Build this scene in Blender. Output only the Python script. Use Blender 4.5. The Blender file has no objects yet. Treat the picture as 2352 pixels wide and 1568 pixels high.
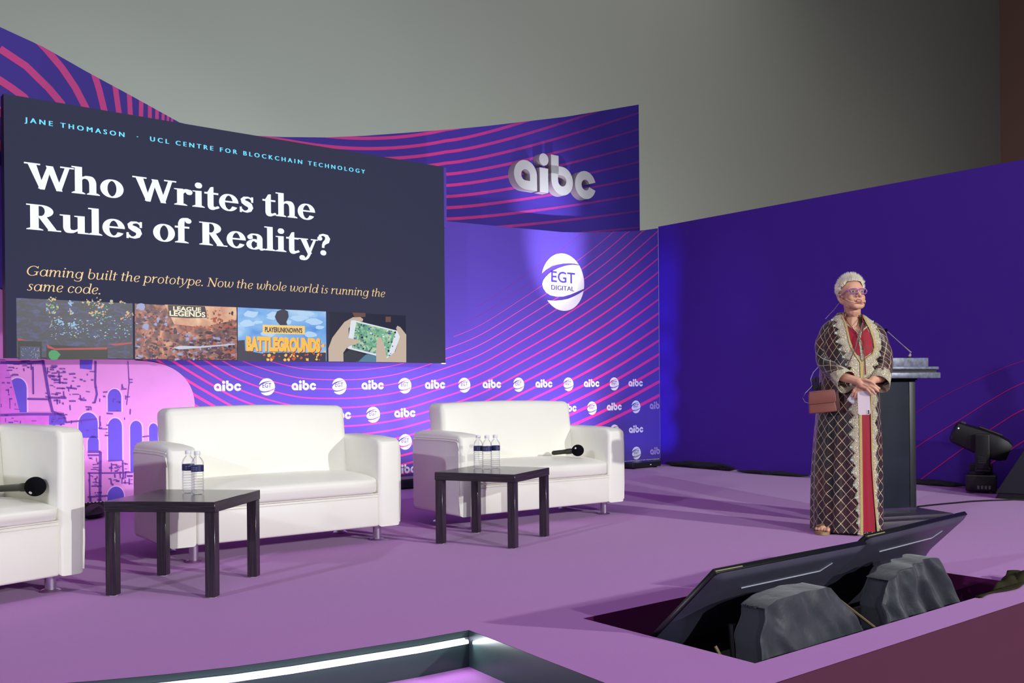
import bpy, bmesh, math, random
from mathutils import Vector, Matrix
sc = bpy.context.scene
COL = sc.collection
random.seed(7)

# ------------------------------------------------------------------ camera
F, YH, CAMZ, ROLL, CX = 2217.757, 894.75, 0.9587, -0.00932, 1176.0      # focal length in pixels of the 2352 wide frame
TH = 0.678                                                             # the stage stands turned by this angle
CT, ST = math.cos(TH), math.sin(TH)
cr, sr = math.cos(ROLL), math.sin(ROLL)
cam = bpy.data.cameras.new('camera'); cam_o = bpy.data.objects.new('camera', cam); COL.objects.link(cam_o)
cam.sensor_width = 36.0; cam.lens = F / 2352 * 36; cam.shift_y = (YH - 784) / 2352; cam.clip_end = 200
cam_o.matrix_world = Matrix(((cr, -sr, 0, 0), (0, 0, -1, 0), (sr, cr, 0, CAMZ), (0, 0, 0, 1)))
sc.camera = cam_o

def stage(s, t, z=0.0):                     # stage frame (along the backdrop, towards it, up) -> world
    return Vector((s * CT - t * ST, s * ST + t * CT, z))

# ------------------------------------------------------------------ world, lights, exposure
def lin(c):
    return tuple((v / 12.92 if v <= .04045 else ((v + .055) / 1.055) ** 2.4) for v in [x / 255 for x in c[:3]])
def l4(c): return lin(c) + (1.0,)
w = bpy.data.worlds.new('hall_air'); sc.world = w; w.use_nodes = True
w.node_tree.nodes['Background'].inputs[0].default_value = (0.80, 0.80, 0.92, 1)
w.node_tree.nodes['Background'].inputs[1].default_value = 0.10
vs = sc.view_settings
vs.view_transform = 'Standard'; vs.look = 'None'; vs.gamma = 1.0; vs.use_curve_mapping = False; vs.exposure = 0.0

def spot(name, pos, aim, power, color, angle, blend=.5, size=.1):
    d = bpy.data.lights.new(name, 'SPOT'); o = bpy.data.objects.new(name, d); COL.objects.link(o)
    d.energy = power; d.color = color; d.spot_size = math.radians(angle); d.spot_blend = blend; d.shadow_soft_size = size
    o.location = pos; o.rotation_euler = (Vector(aim) - Vector(pos)).to_track_quat('-Z', 'Y').to_euler()
    return o
def area(name, pos, aim, power, color, sx, sy):
    d = bpy.data.lights.new(name, 'AREA'); o = bpy.data.objects.new(name, d); COL.objects.link(o)
    d.shape = 'RECTANGLE'; d.size = sx; d.size_y = sy; d.energy = power; d.color = color
    o.location = pos; o.rotation_euler = (Vector(aim) - Vector(pos)).to_track_quat('-Z', 'Y').to_euler()
    return o
# front key lamps on stands to the right of the audience, and a cooler one on the left
spot('key_light', (9.5, -1.0, 3.3), (-.3, 6.6, .4), 2800, (1.0, 1.0, .96), 50, .35, .08)
spot('key_light', (6.2, -4.0, 3.6), (.3, 6.4, .5), 1550, (.93, .98, 1.0), 62, .4, .08)
spot('fill_light', (-6.0, -3.0, 3.8), (2.0, 6.0, .3), 1050, (.80, .82, 1.0), 60, .5, .15)
# coloured uplights standing on the floor in front of the backdrop
spot('backdrop_uplight', stage(2.85, 7.35, .12), stage(2.85, 8.33, 1.1), 50, (.94, .78, 1.0), 125, .9, .08)
spot('backdrop_uplight', stage(1.7, 7.35, .12), stage(1.7, 8.33, 1.1), 34, (1.0, .62, .98), 125, .9, .08)
spot('backdrop_uplight', stage(.5, 7.2, .3), stage(1.55, 8.4, 2.5), 90, (.9, .75, 1.0), 60, .9, .08)  # unseen lamp added to brighten the print left of the screen
spot('backdrop_uplight', stage(4.1, 7.3, .12), stage(4.1, 8.33, 1.2), 105, (.84, .82, 1.0), 125, .9, .08)
spot('backdrop_uplight', stage(5.6, 7.0, .12), stage(5.5, 8.33, 1.5), 230, (.98, .86, 1.0), 100, 1.0, .08)
spot('backdrop_uplight', stage(7.35, 6.3, .12), stage(7.38, 8.36, 2.66), 1200, (.88, .89, 1.0), 20, 1.0, .06)
spot('backdrop_uplight', stage(7.3, 7.0, .12), stage(7.3, 8.33, .95), 190, (.90, .82, 1.0), 84, 1.0, .08)
for z_ in (.4, .85, 1.3, 1.75, 2.2, 2.6): spot('backdrop_uplight', stage(6.9, 7.85, .12), stage(9.1, 8.28, z_), 230, (.12, .17, 1.0), 16, 1.0, .03)
spot('backdrop_uplight', stage(7.6, 6.9, .12), stage(9.1, 7.1, 2.12), 26, (.35, .35, 1.0), 24, 1.0, .05)
# unseen lamps added overhead and behind the set to brighten the hall
spot('hall_fill', stage(8.0, 9.6, 1.6), stage(7.5, 15.0, 5.0), 1150, (.93, 1.0, .96), 150, 1.0, .4)
spot('hall_fill', stage(2.0, 9.6, 1.6), stage(2.0, 15.0, 5.0), 520, (.95, 1.0, .97), 150, 1.0, .4)
spot('hall_fill', stage(15.0, 9.0, 1.6), stage(16, 15.0, 6.0), 950, (1.0, .97, .90), 150, 1.0, .4)
spot('hall_fill', stage(25.0, 7.0, 2.0), stage(26, 15.0, 8.0), 700, (1.0, .88, .80), 150, 1.0, .4)
spot('hall_fill', stage(5.0, 10.0, 14.0), stage(6.0, 15.0, 8.0), 1000, (1.0, .97, .98), 120, 1.0, .6)
spot('hall_fill', stage(15.0, 10.0, 15.0), stage(16.0, 15.0, 8.0), 900, (1.0, .95, .92), 120, 1.0, .6)
area('hall_fill', (1.0, 3.5, 8.0), (1.5, 6.0, 0), 200, (.95, .85, 1.0), 5, 4)

# ------------------------------------------------------------------ helpers
def ray(px, py):
    a = (px - CX) / F; b = -(py - YH) / F
    return Vector((a * cr - b * sr, 1, a * sr + b * cr))
def wall_at(px, py, t):                     # where a line of sight meets the plane t = const: its (s, z) on that wall
    d = ray(px, py); k = t / (-d.x * ST + d.y * CT); p = d * k
    return (p.x * CT + p.y * ST, p.z + CAMZ)
def floor_at(px, py, z=0.0):
    d = ray(px, py); k = (z - CAMZ) / d.z; p = d * k
    return Vector((p.x, p.y, z))

def mat(name, color, rough=.6, metal=0.0, spec=.5, noise=0.0, nscale=50.0, bump=0.0, emit=None, estr=0.0, sheen=0.0, coat=0.0, alpha=None):
    m = bpy.data.materials.new(name); m.use_nodes = True
    nt = m.node_tree; b = nt.nodes['Principled BSDF']
    b.inputs['Base Color'].default_value = l4(color); b.inputs['Roughness'].default_value = rough
    b.inputs['Metallic'].default_value = metal; b.inputs['Specular IOR Level'].default_value = spec
    b.inputs['Sheen Weight'].default_value = sheen; b.inputs['Coat Weight'].default_value = coat
    if emit: b.inputs['Emission Color'].default_value = l4(emit); b.inputs['Emission Strength'].default_value = estr
    if noise or bump:
        tc = nt.nodes.new('ShaderNodeTexCoord'); nz = nt.nodes.new('ShaderNodeTexNoise')
        nz.inputs['Scale'].default_value = nscale; nz.inputs['Detail'].default_value = 4
        nt.links.new(tc.outputs['Object'], nz.inputs['Vector'])
        if noise:
            mx = nt.nodes.new('ShaderNodeMix'); mx.data_type = 'RGBA'
            c = lin(color)
            mx.inputs[6].default_value = tuple(max(0, v * (1 - noise)) for v in c) + (1,)
            mx.inputs[7].default_value = tuple(min(1, v * (1 + noise)) for v in c) + (1,)
            nt.links.new(nz.outputs['Fac'], mx.inputs[0]); nt.links.new(mx.outputs[2], b.inputs['Base Color'])
        if bump:
            bp = nt.nodes.new('ShaderNodeBump'); bp.inputs['Strength'].default_value = bump; bp.inputs['Distance'].default_value = .01
            nt.links.new(nz.outputs['Fac'], bp.inputs['Height']); nt.links.new(bp.outputs[0], b.inputs['Normal'])
    return m
def emat(name, color, s=1.0, base=(8, 8, 10)):
    return mat(name, base, .35, spec=.3, emit=color, estr=s)

class MB:                                    # collects shapes, links them as ONE mesh object
    def __init__(self): self.v = []; self.f = []; self.m = []; self.sm = []; self.uv = None
    def add(self, vs_, fs, mi=0, smooth=False, M=None):
        o = len(self.v)
        for p in vs_:
            p = Vector(p); self.v.append(M @ p if M is not None else p)
        for f in fs: self.f.append([i + o for i in f]); self.m.append(mi); self.sm.append(smooth)
        return self
    def from_bm(self, bm, mi=0, smooth=False, M=None):
        bm.verts.ensure_lookup_table(); bm.verts.index_update()
        self.add([v.co.copy() for v in bm.verts], [[v.index for v in f.verts] for f in bm.faces], mi, smooth, M); bm.free(); return self
    def box(self, x0, x1, y0, y1, z0, z1, mi=0, r=0.0, seg=3, M=None, fn=None):
        bm = bmesh.new(); bmesh.ops.create_cube(bm, size=1)
        for v in bm.verts: v.co = Vector(((x0 + x1) / 2 + v.co.x * (x1 - x0), (y0 + y1) / 2 + v.co.y * (y1 - y0), (z0 + z1) / 2 + v.co.z * (z1 - z0)))
        if r > 0:
            bmesh.ops.bevel(bm, geom=list(bm.edges), offset=r, segments=seg, profile=.5, affect='EDGES')
        if fn:
            for v in bm.verts: v.co = fn(v.co)
        return self.from_bm(bm, mi, r > 0, M)
    def prism(self, pts, y0, y1, mi=0, M=None, smooth=False, r=0.0, seg=3):   # outline in (x, z), extruded along y
        bm = bmesh.new(); a = [bm.verts.new((p[0], y0, p[1])) for p in pts]; b = [bm.verts.new((p[0], y1, p[1])) for p in pts]
        n = len(pts); bm.faces.new(a); bm.faces.new(b[::-1])
        for i in range(n): bm.faces.new((a[i], b[i], b[(i + 1) % n], a[(i + 1) % n]))
        bmesh.ops.recalc_face_normals(bm, faces=bm.faces)
        if r: bmesh.ops.bevel(bm, geom=list(bm.edges), offset=r, segments=seg, profile=.5, affect='EDGES')
        return self.from_bm(bm, mi, smooth or r > 0, M)
    def lathe(self, prof, n=24, mi=0, M=None, caps=True):                       # profile of (radius, z)
        vs_ = []; fs = []
        for r, z in prof:
            for k in range(n): a = 2 * math.pi * k / n; vs_.append((r * math.cos(a), r * math.sin(a), z))
        for j in range(len(prof) - 1):
            for k in range(n): fs.append([j * n + k, j * n + (k + 1) % n, (j + 1) * n + (k + 1) % n, (j + 1) * n + k])
        if caps:
            fs.append(list(range(n))[::-1]); fs.append([(len(prof) - 1) * n + k for k in range(n)])
        return self.add(vs_, fs, mi, True, M)
    def tube(self, pts, r, n=8, mi=0, M=None, closed=False):
        pts = [Vector(p) for p in pts]; vs_ = []; fs = []; up0 = Vector((0, 0, 1)); N = len(pts)
        rr = r if isinstance(r, (list, tuple)) else [r] * N
        for i, p in enumerate(pts):
            d = (pts[(i + 1) % N] - pts[i - 1]) if closed else (pts[min(i + 1, N - 1)] - pts[max(i - 1, 0)])
            d.normalize(); u = up0 if abs(d.z) < .95 else Vector((1, 0, 0))
            a = d.cross(u).normalized(); b = d.cross(a).normalized()
            for k in range(n): t = 2 * math.pi * k / n; vs_.append(p + a * math.cos(t) * rr[i] + b * math.sin(t) * rr[i])
        for i in range(N if closed else N - 1):
            for k in range(n):
                j = (i + 1) % N; fs.append([i * n + k, i * n + (k + 1) % n, j * n + (k + 1) % n, j * n + k])
        if not closed: fs.append(list(range(n))[::-1]); fs.append([(N - 1) * n + k for k in range(n)])
        return self.add(vs_, fs, mi, True, M)
    def ball(self, c, rx, ry=None, rz=None, mi=0, M=None, sub=3):
        bm = bmesh.new(); bmesh.ops.create_icosphere(bm, subdivisions=sub, radius=1)
        ry = rx if ry is None else ry; rz = rx if rz is None else rz
        for v in bm.verts: v.co = Vector((c[0] + v.co.x * rx, c[1] + v.co.y * ry, c[2] + v.co.z * rz))
        return self.from_bm(bm, mi, True, M)
    def cone2(self, a, ra, b, rb, mi=0, M=None):                                 # capsule that tapers from a to b
        bm = bmesh.new()
        for c, r in ((a, ra), (b, rb)):
            g = bmesh.ops.create_icosphere(bm, subdivisions=2, radius=r)
            for v in g['verts']: v.co += Vector(c)
        bmesh.ops.convex_hull(bm, input=bm.verts)
        for v in [v for v in bm.verts if not v.link_faces]: bm.verts.remove(v)
        return self.from_bm(bm, mi, True, M)
    def flat(self, polys, fn, mi=0):                                             # flat polygons of (u, v), placed by fn
        for p in polys:
            self.add([fn(q[0], q[1]) for q in p], [list(range(len(p)))], mi)
        return self
    def build(self, name, mats, parent=None, loc=None, rot=None):
        me = bpy.data.meshes.new(name); me.from_pydata([tuple(v) for v in self.v], [], self.f)
        for m in (mats if isinstance(mats, (list, tuple)) else [mats]): me.materials.append(m)
        me.polygons.foreach_set('material_index', self.m); me.polygons.foreach_set('use_smooth', self.sm)
        if self.uv:
            ul = me.uv_layers.new(name='UVMap')
            for li, l in enumerate(me.loops): ul.data[li].uv = self.uv[l.vertex_index]
        me.update()
        if any(self.sm):
            bm = bmesh.new(); bm.from_mesh(me)
            for e in bm.edges:
                if len(e.link_faces) == 2 and e.calc_face_angle(0) > math.radians(40): e.smooth = False
            bm.to_mesh(me); bm.free()
        o = bpy.data.objects.new(name, me); COL.objects.link(o)
        if parent: o.parent = parent
        if loc is not None: o.location = loc
        if rot is not None: o.rotation_euler = (0, 0, rot)
        return o
def tag(o, label=None, cat=None, group=None, kind=None):
    if label: o['label'] = label
    if cat: o['category'] = cat
    if group: o['group'] = group
    if kind: o['kind'] = kind
    return o
def thing(name, label, cat, loc, rot=0.0, group=None):
    o = bpy.data.objects.new(name, None); COL.objects.link(o); o.empty_display_size = .1
    o.location = loc; o.rotation_euler = (0, 0, rot)
    return tag(o, label, cat, group)
def copy_tree(o, parent=None):
    c = o.copy(); COL.objects.link(c)
    if parent: c.parent = parent
    for ch in [x for x in o.children]: copy_tree(ch, c)
    return c

def text_polys(s, size=1.0, bold=0.0, space=1.0, align='LEFT', shear=0.0):      # the built-in sans lettering as flat polygons
    cu = bpy.data.curves.new('lettering', 'FONT'); cu.body = s; cu.size = size; cu.offset = bold; cu.space_character = space
    cu.align_x = align; cu.shear = shear; cu.resolution_u = 3
    o = bpy.data.objects.new('lettering', cu); COL.objects.link(o)
    dg = bpy.context.evaluated_depsgraph_get(); me = bpy.data.meshes.new_from_object(o.evaluated_get(dg))
    r = [[(me.vertices[i].co.x, me.vertices[i].co.y) for i in p.vertices] for p in me.polygons]
    bpy.data.objects.remove(o); bpy.data.meshes.remove(me); bpy.data.curves.remove(cu)
    return r
def bounds(P):
    xs = [q[0] for p in P for q in p]; ys = [q[1] for p in P for q in p]
    return min(xs), max(xs), min(ys), max(ys)
def fit(P, x0, x1, y0, y1):                 # scale polygons into a box
    a, b, c, d = bounds(P)
    return [[(x0 + (q[0] - a) / (b - a) * (x1 - x0), y0 + (q[1] - c) / (d - c) * (y1 - y0)) for q in p] for p in P]

# ------------------------------------------------------------------ hand-built serif lettering (upright bold and light italic)
def ell_ring(cx, cy, rx, ry, ix, iy, a0=0, a1=360, n=28, tilt=0, dx=0):
    P = []
    N = max(4, int(n * abs(a1 - a0) / 360))
    for i in range(N):
        q = []
        for a, R in ((a0 + (a1 - a0) * i / N, 0), (a0 + (a1 - a0) * (i + 1) / N, 0), (a0 + (a1 - a0) * (i + 1) / N, 1), (a0 + (a1 - a0) * i / N, 1)):
            t = math.radians(a)
            X, Y = (rx, ry) if R == 0 else (ix, iy)
            q.append((cx + (dx if R else 0) + X * math.cos(t), cy + Y * math.sin(t)))
        P.append(q)
    return P
def rect(x0, x1, y0, y1): return [[(x0, y0), (x1, y0), (x1, y1), (x0, y1)]]
def disc(cx, cy, r, n=16): return [[(cx + r * math.cos(2 * math.pi * i / n), cy + r * math.sin(2 * math.pi * i / n)) for i in range(n)]]
def serif(x0, x1, y, up, h=.035, w=None):   # slab with brackets; up=+1 sits at the foot of a stem
    c = (x0 + x1) / 2
    return [[(x0, y), (x1, y), (x1, y + up * h * .6), (c + .09, y + up * h * 1.6), (c - .09, y + up * h * 1.6), (x0, y + up * h * .6)][::(1 if up > 0 else -1)]]
def stroke(pts, ws):
    P = []; L = []; N = len(pts)
    for i in range(N):
        a = pts[max(i - 1, 0)]; b = pts[min(i + 1, N - 1)]; d = math.hypot(b[0] - a[0], b[1] - a[1]) or 1
        nx, ny = -(b[1] - a[1]) / d, (b[0] - a[0]) / d; w_ = ws[i] / 2
        L.append(((pts[i][0] + nx * w_, pts[i][1] + ny * w_), (pts[i][0] - nx * w_, pts[i][1] - ny * w_)))
    for i in range(N - 1): P.append([L[i][1], L[i + 1][1], L[i + 1][0], L[i][0]])
    return P
def curve(p0, p1, p2, n=8): return [((1 - t) ** 2 * p0[0] + 2 * t * (1 - t) * p1[0] + t * t * p2[0], (1 - t) ** 2 * p0[1] + 2 * t * (1 - t) * p1[1] + t * t * p2[1]) for t in [i / n for i in range(n + 1)]]
X_, C_, A_ = .50, .70, .76                   # x height, cap height, ascender
def bold_glyphs():
    g = {}
    W = [[(.03, C_), (.20, C_), (.40, 0), (.32, 0)], [(.28, .02), (.40, .0), (.56, .62), (.50, .66)], [(.46, C_ * .96), (.60, C_ * .96), (.82, 0), (.71, 0)], [(.70, .0), (.79, 0), (1.0, C_), (.92, C_)]]
    g['W'] = (W + [[(-.04, C_ - .04), (.30, C_ - .04), (.30, C_), (-.04, C_)], [(.80, C_ - .04), (1.10, C_ - .04), (1.10, C_), (.80, C_)]], 1.07)
    arch = lambda x0, x1: stroke(curve((x0, X_ - .13), (x0 + .04, X_ - .015), ((x0 + x1) / 2, X_ - .02)) + curve(((x0 + x1) / 2, X_ - .02), (x1, X_ - .02), (x1, X_ - .2))[1:], [.03] * 4 + [.05] * 3 + [.07, .09] + [.10, .12, .14] + [.145] * 5)
    g['h'] = (rect(.08, .225, 0, A_) + serif(.0, .30, 0, 1) + [[(.0, A_ - .035), (.225, A_ - .05), (.225, A_), (.0, A_)]] + arch(.20, .50) + rect(.43, .572, 0, X_ - .17) + serif(.37, .66, 0, 1), .69)
    g['o'] = (ell_ring(.29, .25, .28, .265, .13, .225), .60)
    g['r'] = (rect(.08, .225, 0, X_ - .03) + serif(.0, .33, 0, 1) + [[(.0, X_ - .035), (.225, X_ - .06), (.225, X_), (.0, X_ - .01)]] + stroke(curve((.20, X_ - .17), (.24, X_ - .02), (.39, X_ - .05)), [.03, .04, .05, .06, .08, .09, .10, .09, .07]) + disc(.40, X_ - .085, .078), .50)
    g['i'] = (rect(.09, .235, 0, X_ - .03) + serif(.0, .32, 0, 1) + [[(.01, X_ - .035), (.235, X_ - .06), (.235, X_), (.01, X_ - .01)]] + disc(.165, .66, .088), .345)
    g['t'] = (rect(.09, .23, .10, X_ + .02) + [[(.09, X_), (.23, X_), (.23, X_ + .17), (.17, X_ + .15)]] + rect(.0, .37, X_ - .06, X_ - .005) + stroke(curve((.16, .14), (.15, .0), (.27, .025)) + curve((.27, .025), (.33, .03), (.39, .07))[1:], [.14] * 5 + [.13, .12, .10, .08] + [.06] * 8), .41)
    e = ell_ring(.28, .25, .27, .265, .13, .22, 22, 330) + rect(.11, .53, .25, .30) + ell_ring(.28, .25, .27, .265, .135, .22, 0, 30)
    g['e'] = (e, .57)
    g['s'] = (stroke([(.40, .40), (.36, .455), (.28, .478), (.18, .46), (.125, .40), (.15, .335), (.24, .285), (.33, .235), (.365, .16), (.33, .075), (.24, .03), (.14, .04), (.08, .11)], [.02, .035, .05, .07, .10, .13, .155, .15, .12, .09, .06, .04, .02]) + rect(.395, .425, .33, .50) + rect(.05, .08, 0, .17), .47)
    g['R'] = (rect(.09, .255, 0, C_) + serif(.0, .36, 0, 1) + rect(.0, .36, C_ - .035, C_) + ell_ring(.33, .53, .27, .17, .10, .135, -90, 90, 28) + rect(.25, .34, .36, .395) + rect(.25, .34, C_ - .035, C_) + [[(.27, .38), (.44, .38), (.70, .0), (.53, .0)]] + rect(.5, .78, 0, .035), .78)
    g['u'] = (rect(.08, .22, .16, X_ - .02) + [[(.0, X_ - .035), (.22, X_ - .05), (.22, X_), (.0, X_ - .005)]] + stroke(curve((.15, .17), (.15, .02), (.30, .05)) + curve((.30, .05), (.40, .07), (.46, .15))[1:], [.14] * 5 + [.12, .10, .09, .08] + [.06, .05, .04, .04, .03, .03, .03, .03]) + rect(.43, .572, .0, X_ - .02) + [[(.35, X_ - .035), (.572, X_ - .05), (.572, X_), (.35, X_ - .005)]] + rect(.5, .66, 0, .04), .69)
    g['l'] = (rect(.085, .23, 0, A_) + serif(.0, .315, 0, 1) + [[(.0, A_ - .035), (.23, A_ - .05), (.23, A_), (.0, A_)]], .34)
    g['f'] = (rect(.09, .235, 0, .60) + serif(.0, .35, 0, 1) + rect(.0, .37, X_ - .055, X_) + stroke(curve((.163, .56), (.17, .75), (.35, .73)), [.145, .14, .13, .12, .10, .08, .06, .06, .06]) + disc(.36, .67, .072), .41)
    g['a'] = (rect(.35, .49, .06, .36) + stroke(curve((.42, .33), (.42, .48), (.25, .47)) + curve((.25, .47), (.14, .47), (.11, .40))[1:], [.14, .13, .12, .10, .08, .07, .06, .05, .05] + [.05] * 8) + disc(.125, .375, .068) + ell_ring(.24, .145, .215, .155, .09, .115, 40, 330) + stroke([(.36, .24), (.28, .29), (.2, .3)], [.05, .07, .05]) + stroke([(.42, .07), (.48, .01), (.57, .03)], [.1, .07, .04]), .58)
    g['y'] = ([[(.04, X_), (.20, X_), (.39, .02), (.30, -.02)], [(.28, .03), (.33, -.02), (.54, X_), (.49, X_)]] + rect(-.02, .27, X_ - .035, X_) + rect(.39, .60, X_ - .035, X_) + stroke(curve((.33, .02), (.25, -.22), (.10, -.17)), [.06, .06, .06, .06, .06, .06, .06, .07, .07]) + disc(.09, -.13, .078), .57)
    g['?'] = (stroke([(.09, .56), (.12, .65), (.22, .685), (.33, .65), (.37, .56), (.34, .47), (.26, .41), (.22, .34), (.215, .25)], [.05, .06, .06, .10, .14, .14, .10, .06, .05]) + disc(.105, .55, .068) + disc(.22, .085, .085), .48)
    g[' '] = ([], .27)
    return g
def italic_glyphs():
    T = .058; t = .026; g = {}
    def st(p, q, w_=T): return stroke([p, q], [w_, w_])
    def bowl(cx=.24, rx=.20): return ell_ring(cx, .24, rx, .25, rx - .055, .222)
    def hook(x, y=.06): return stroke(curve((x, y + .04), (x + .01, -.03), (x + .11, .08), 6), [T, T, .05, .04, .03, .02, .02])
    def lead(x, y=X_): return stroke(curve((x - .09, y - .09), (x - .03, y + .01), (x, y - .02), 5), [.02, .02, .03, .04, .05, T])
    def hump(x0, x1): return stroke(curve((x0, .20), (x0 + .08, X_ + .02), ((x0 + x1) / 2 + .04, X_ - .03), 6) + curve(((x0 + x1) / 2 + .04, X_ - .03), (x1, X_ - .04), (x1, .34), 6)[1:], [.02, .02, .025, .03, .035, .04, .045, .05, .055, T, T, T, T])
    g['G'] = (ell_ring(.36, .35, .33, .36, .265, .325, 45, 325) + st((.60, .30), (.60, .06), .07) + rect(.44, .70, .29, .315) + st((.60, .70), (.60, .54), .03), .74)
    g['a'] = (bowl() + st((.43, X_), (.43, .08)) + hook(.43), .54)
    g['m'] = (lead(.10) + st((.10, X_ - .01), (.10, 0)) + hump(.10, .36) + st((.36, .36), (.36, 0)) + hump(.36, .62) + st((.62, .36), (.62, .08)) + hook(.62), .76)
    g['i'] = (lead(.10) + st((.10, X_ - .01), (.10, .08)) + hook(.10) + disc(.11, .66, .043), .24)
    g['n'] = (lead(.10) + st((.10, X_ - .01), (.10, 0)) + hump(.10, .38) + st((.38, .36), (.38, .08)) + hook(.38), .52)
    g['g'] = (bowl() + st((.43, X_), (.43, -.08)) + stroke(curve((.43, -.08), (.40, -.24), (.20, -.21), 6) + curve((.20, -.21), (.05, -.2), (.04, -.11), 5)[1:], [T, .05, .045, .04, .035, .03, .03, .03, .03, .03, .03, .03]), .53)
    g['b'] = (st((.09, A_), (.09, .16)) + rect(.02, .09, A_ - .03, A_) + ell_ring(.26, .24, .20, .25, .145, .222, -170, 130) + stroke(curve((.09, .2), (.1, .03), (.22, .0), 5), [T, T, .05, .04, .03, .03]), .50)
    g['u'] = (lead(.10) + st((.10, X_ - .01), (.10, .16)) + stroke(curve((.10, .17), (.10, -.02), (.24, .015), 5) + curve((.24, .015), (.36, .06), (.41, .25), 5)[1:], [T, T, .05, .045, .04, .03, .025, .02, .02, .02, .02]) + st((.41, X_), (.41, .08)) + hook(.41), .55)
    g['l'] = (st((.10, A_), (.10, .08)) + rect(.02, .10, A_ - .03, A_) + hook(.10), .23)
    g['t'] = (st((.12, .64), (.12, .08)) + hook(.12) + rect(.01, .28, X_ - .035, X_), .30)
    g['h'] = (st((.09, A_), (.09, 0)) + rect(.02, .09, A_ - .03, A_) + hump(.09, .37) + st((.37, .36), (.37, .08)) + hook(.37), .51)
    g['e'] = (ell_ring(.23, .24, .19, .25, .13, .222, 60, 325) + stroke(curve((.05, .2), (.36, .24), (.36, .38), 6) + [(.33, .455), (.25, .475)], [.02, .025, .03, .035, .04, .05, .055, .05, .03]), .44)
    g['p'] = (lead(.10) + st((.10, X_), (.10, -.22)) + rect(.02, .2, -.24, -.21) + ell_ring(.27, .24, .20, .25, .145, .222, -150, 150), .51)
    g['r'] = (lead(.10) + st((.10, X_ - .01), (.10, 0)) + stroke(curve((.10, .22), (.18, X_ + .02), (.33, X_ - .04), 6), [.02, .02, .03, .04, .05, .06, .05]), .37)
    g['o'] = (bowl(.24, .20), .48)
    g['y'] = (lead(.10) + st((.10, X_ - .01), (.17, .05)) + stroke(curve((.40, X_), (.42, .2), (.2, -.02), 6) + curve((.2, -.02), (.1, -.2), (.0, -.2), 5)[1:], [T, .05, .04, .035, .03, .03, .03, .03, .03, .03, .04, .05]), .47)
    g['.'] = (disc(.09, .04, .048), .20)
    g['N'] = (st((.12, C_), (.12, 0), .035) + stroke([(.10, C_), (.58, 0)], [.075, .075]) + st((.58, C_), (.58, 0), .035) + rect(.02, .2, 0, .028) + rect(.0, .16, C_ - .028, C_) + rect(.5, .68, C_ - .028, C_), .70)
    g['w'] = (lead(.09) + st((.09, X_ - .01), (.11, .12)) + stroke(curve((.11, .13), (.14, -.02), (.25, .04), 5) + [(.34, .3), (.36, X_ - .02)], [T, .05, .04, .03, .025, .02, .03, T]) + stroke(curve((.36, X_ - .02), (.33, -.02), (.48, .02), 6) + curve((.48, .02), (.64, .1), (.63, .4), 6)[1:] + [(.58, X_)], [T, T, .05, .04, .03, .025, .03, .03, .03, .035, .04, .045, .05, .045]), .68)
    g['s'] = (stroke([(.30, .40), (.26, .465), (.18, .475), (.11, .43), (.11, .35), (.19, .27), (.27, .19), (.27, .09), (.19, .02), (.09, .025), (.04, .09)], [.03, .03, .03, .045, T, .062, T, .05, .035, .03, .03]), .36)
    g['d'] = (bowl() + st((.43, A_), (.43, .08)) + rect(.34, .43, A_ - .03, A_) + hook(.43), .54)
    g['c'] = (ell_ring(.23, .24, .19, .25, .132, .222, 50, 325) + disc(.34, .40, .045), .42)
    g[' '] = ([], .22)
    return g
def set_line(s, G, slant=0.0):
    x = 0; P = []
    for ch in s:
        gl, adv = G[ch]
        for p in gl: P.append([(x + q[0] + q[1] * slant, q[1]) for q in p])
        x += adv
    return P, x

def build_s(mb, name, mats, org, parent=None):       # points given in the stage frame; org is the object's base there
    o = Vector(org); mb.v = [p - o for p in mb.v]
    if parent: return mb.build(name, mats, parent)
    return mb.build(name, mats, None, stage(*org), TH)
def smooth_step(a, b, x):
    t = max(0, min(1, (x - a) / (b - a))); return t * t * (3 - 2 * t)
def interp(tab, x):
    if x <= tab[0][0]: return tab[0][1]
    for (a, b), (c, d) in zip(tab, tab[1:]):
        if x <= c: return b + (d - b) * (x - a) / (c - a)
    return tab[-1][1]

# ------------------------------------------------------------------ materials
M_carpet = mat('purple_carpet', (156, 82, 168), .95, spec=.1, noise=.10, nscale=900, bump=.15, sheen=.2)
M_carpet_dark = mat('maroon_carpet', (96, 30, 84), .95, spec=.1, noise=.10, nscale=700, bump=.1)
M_fascia = mat('maroon_fascia', (82, 38, 62), .8, spec=.2, noise=.06, nscale=6)
M_riser = mat('dark_laminate', (46, 62, 62), .30, spec=.5, noise=.15, nscale=4)
M_hallfloor = mat('hall_floor', (70, 66, 72), .7)
M_hallwall = mat('hall_wall_paint', (150, 154, 150), .9, spec=.15, noise=.03, nscale=.6)
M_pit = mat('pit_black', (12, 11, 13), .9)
M_violet = mat('violet_print', (86, 66, 170), .55, spec=.25)
M_violet_up = mat('violet_print_upper', (66, 49, 150), .6, spec=.2)
M_deep = mat('deep_violet_print', (72, 38, 148), .6, spec=.2)
M_pink = mat('pink_print', (230, 58, 156), .55, spec=.25); M_pink_soft = mat('pink_print_soft', (204, 72, 166), .55, spec=.25)
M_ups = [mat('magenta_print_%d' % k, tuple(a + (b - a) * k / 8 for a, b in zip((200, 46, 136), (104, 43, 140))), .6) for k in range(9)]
M_pink_faint = mat('pink_print_faint', (150, 48, 160), .55, spec=.25)
M_magline = mat('crimson_print', (190, 20, 130), .6)
M_white = mat('white_print', (235, 232, 246), .5)
M_white_faint = mat('white_print_faint', (172, 150, 216), .5)
M_logo_text = mat('violet_lettering', (62, 46, 150), .6)
M_stone = mat('pink_stone_print', (212, 142, 208), .6, spec=.2, noise=.08, nscale=5)
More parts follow.
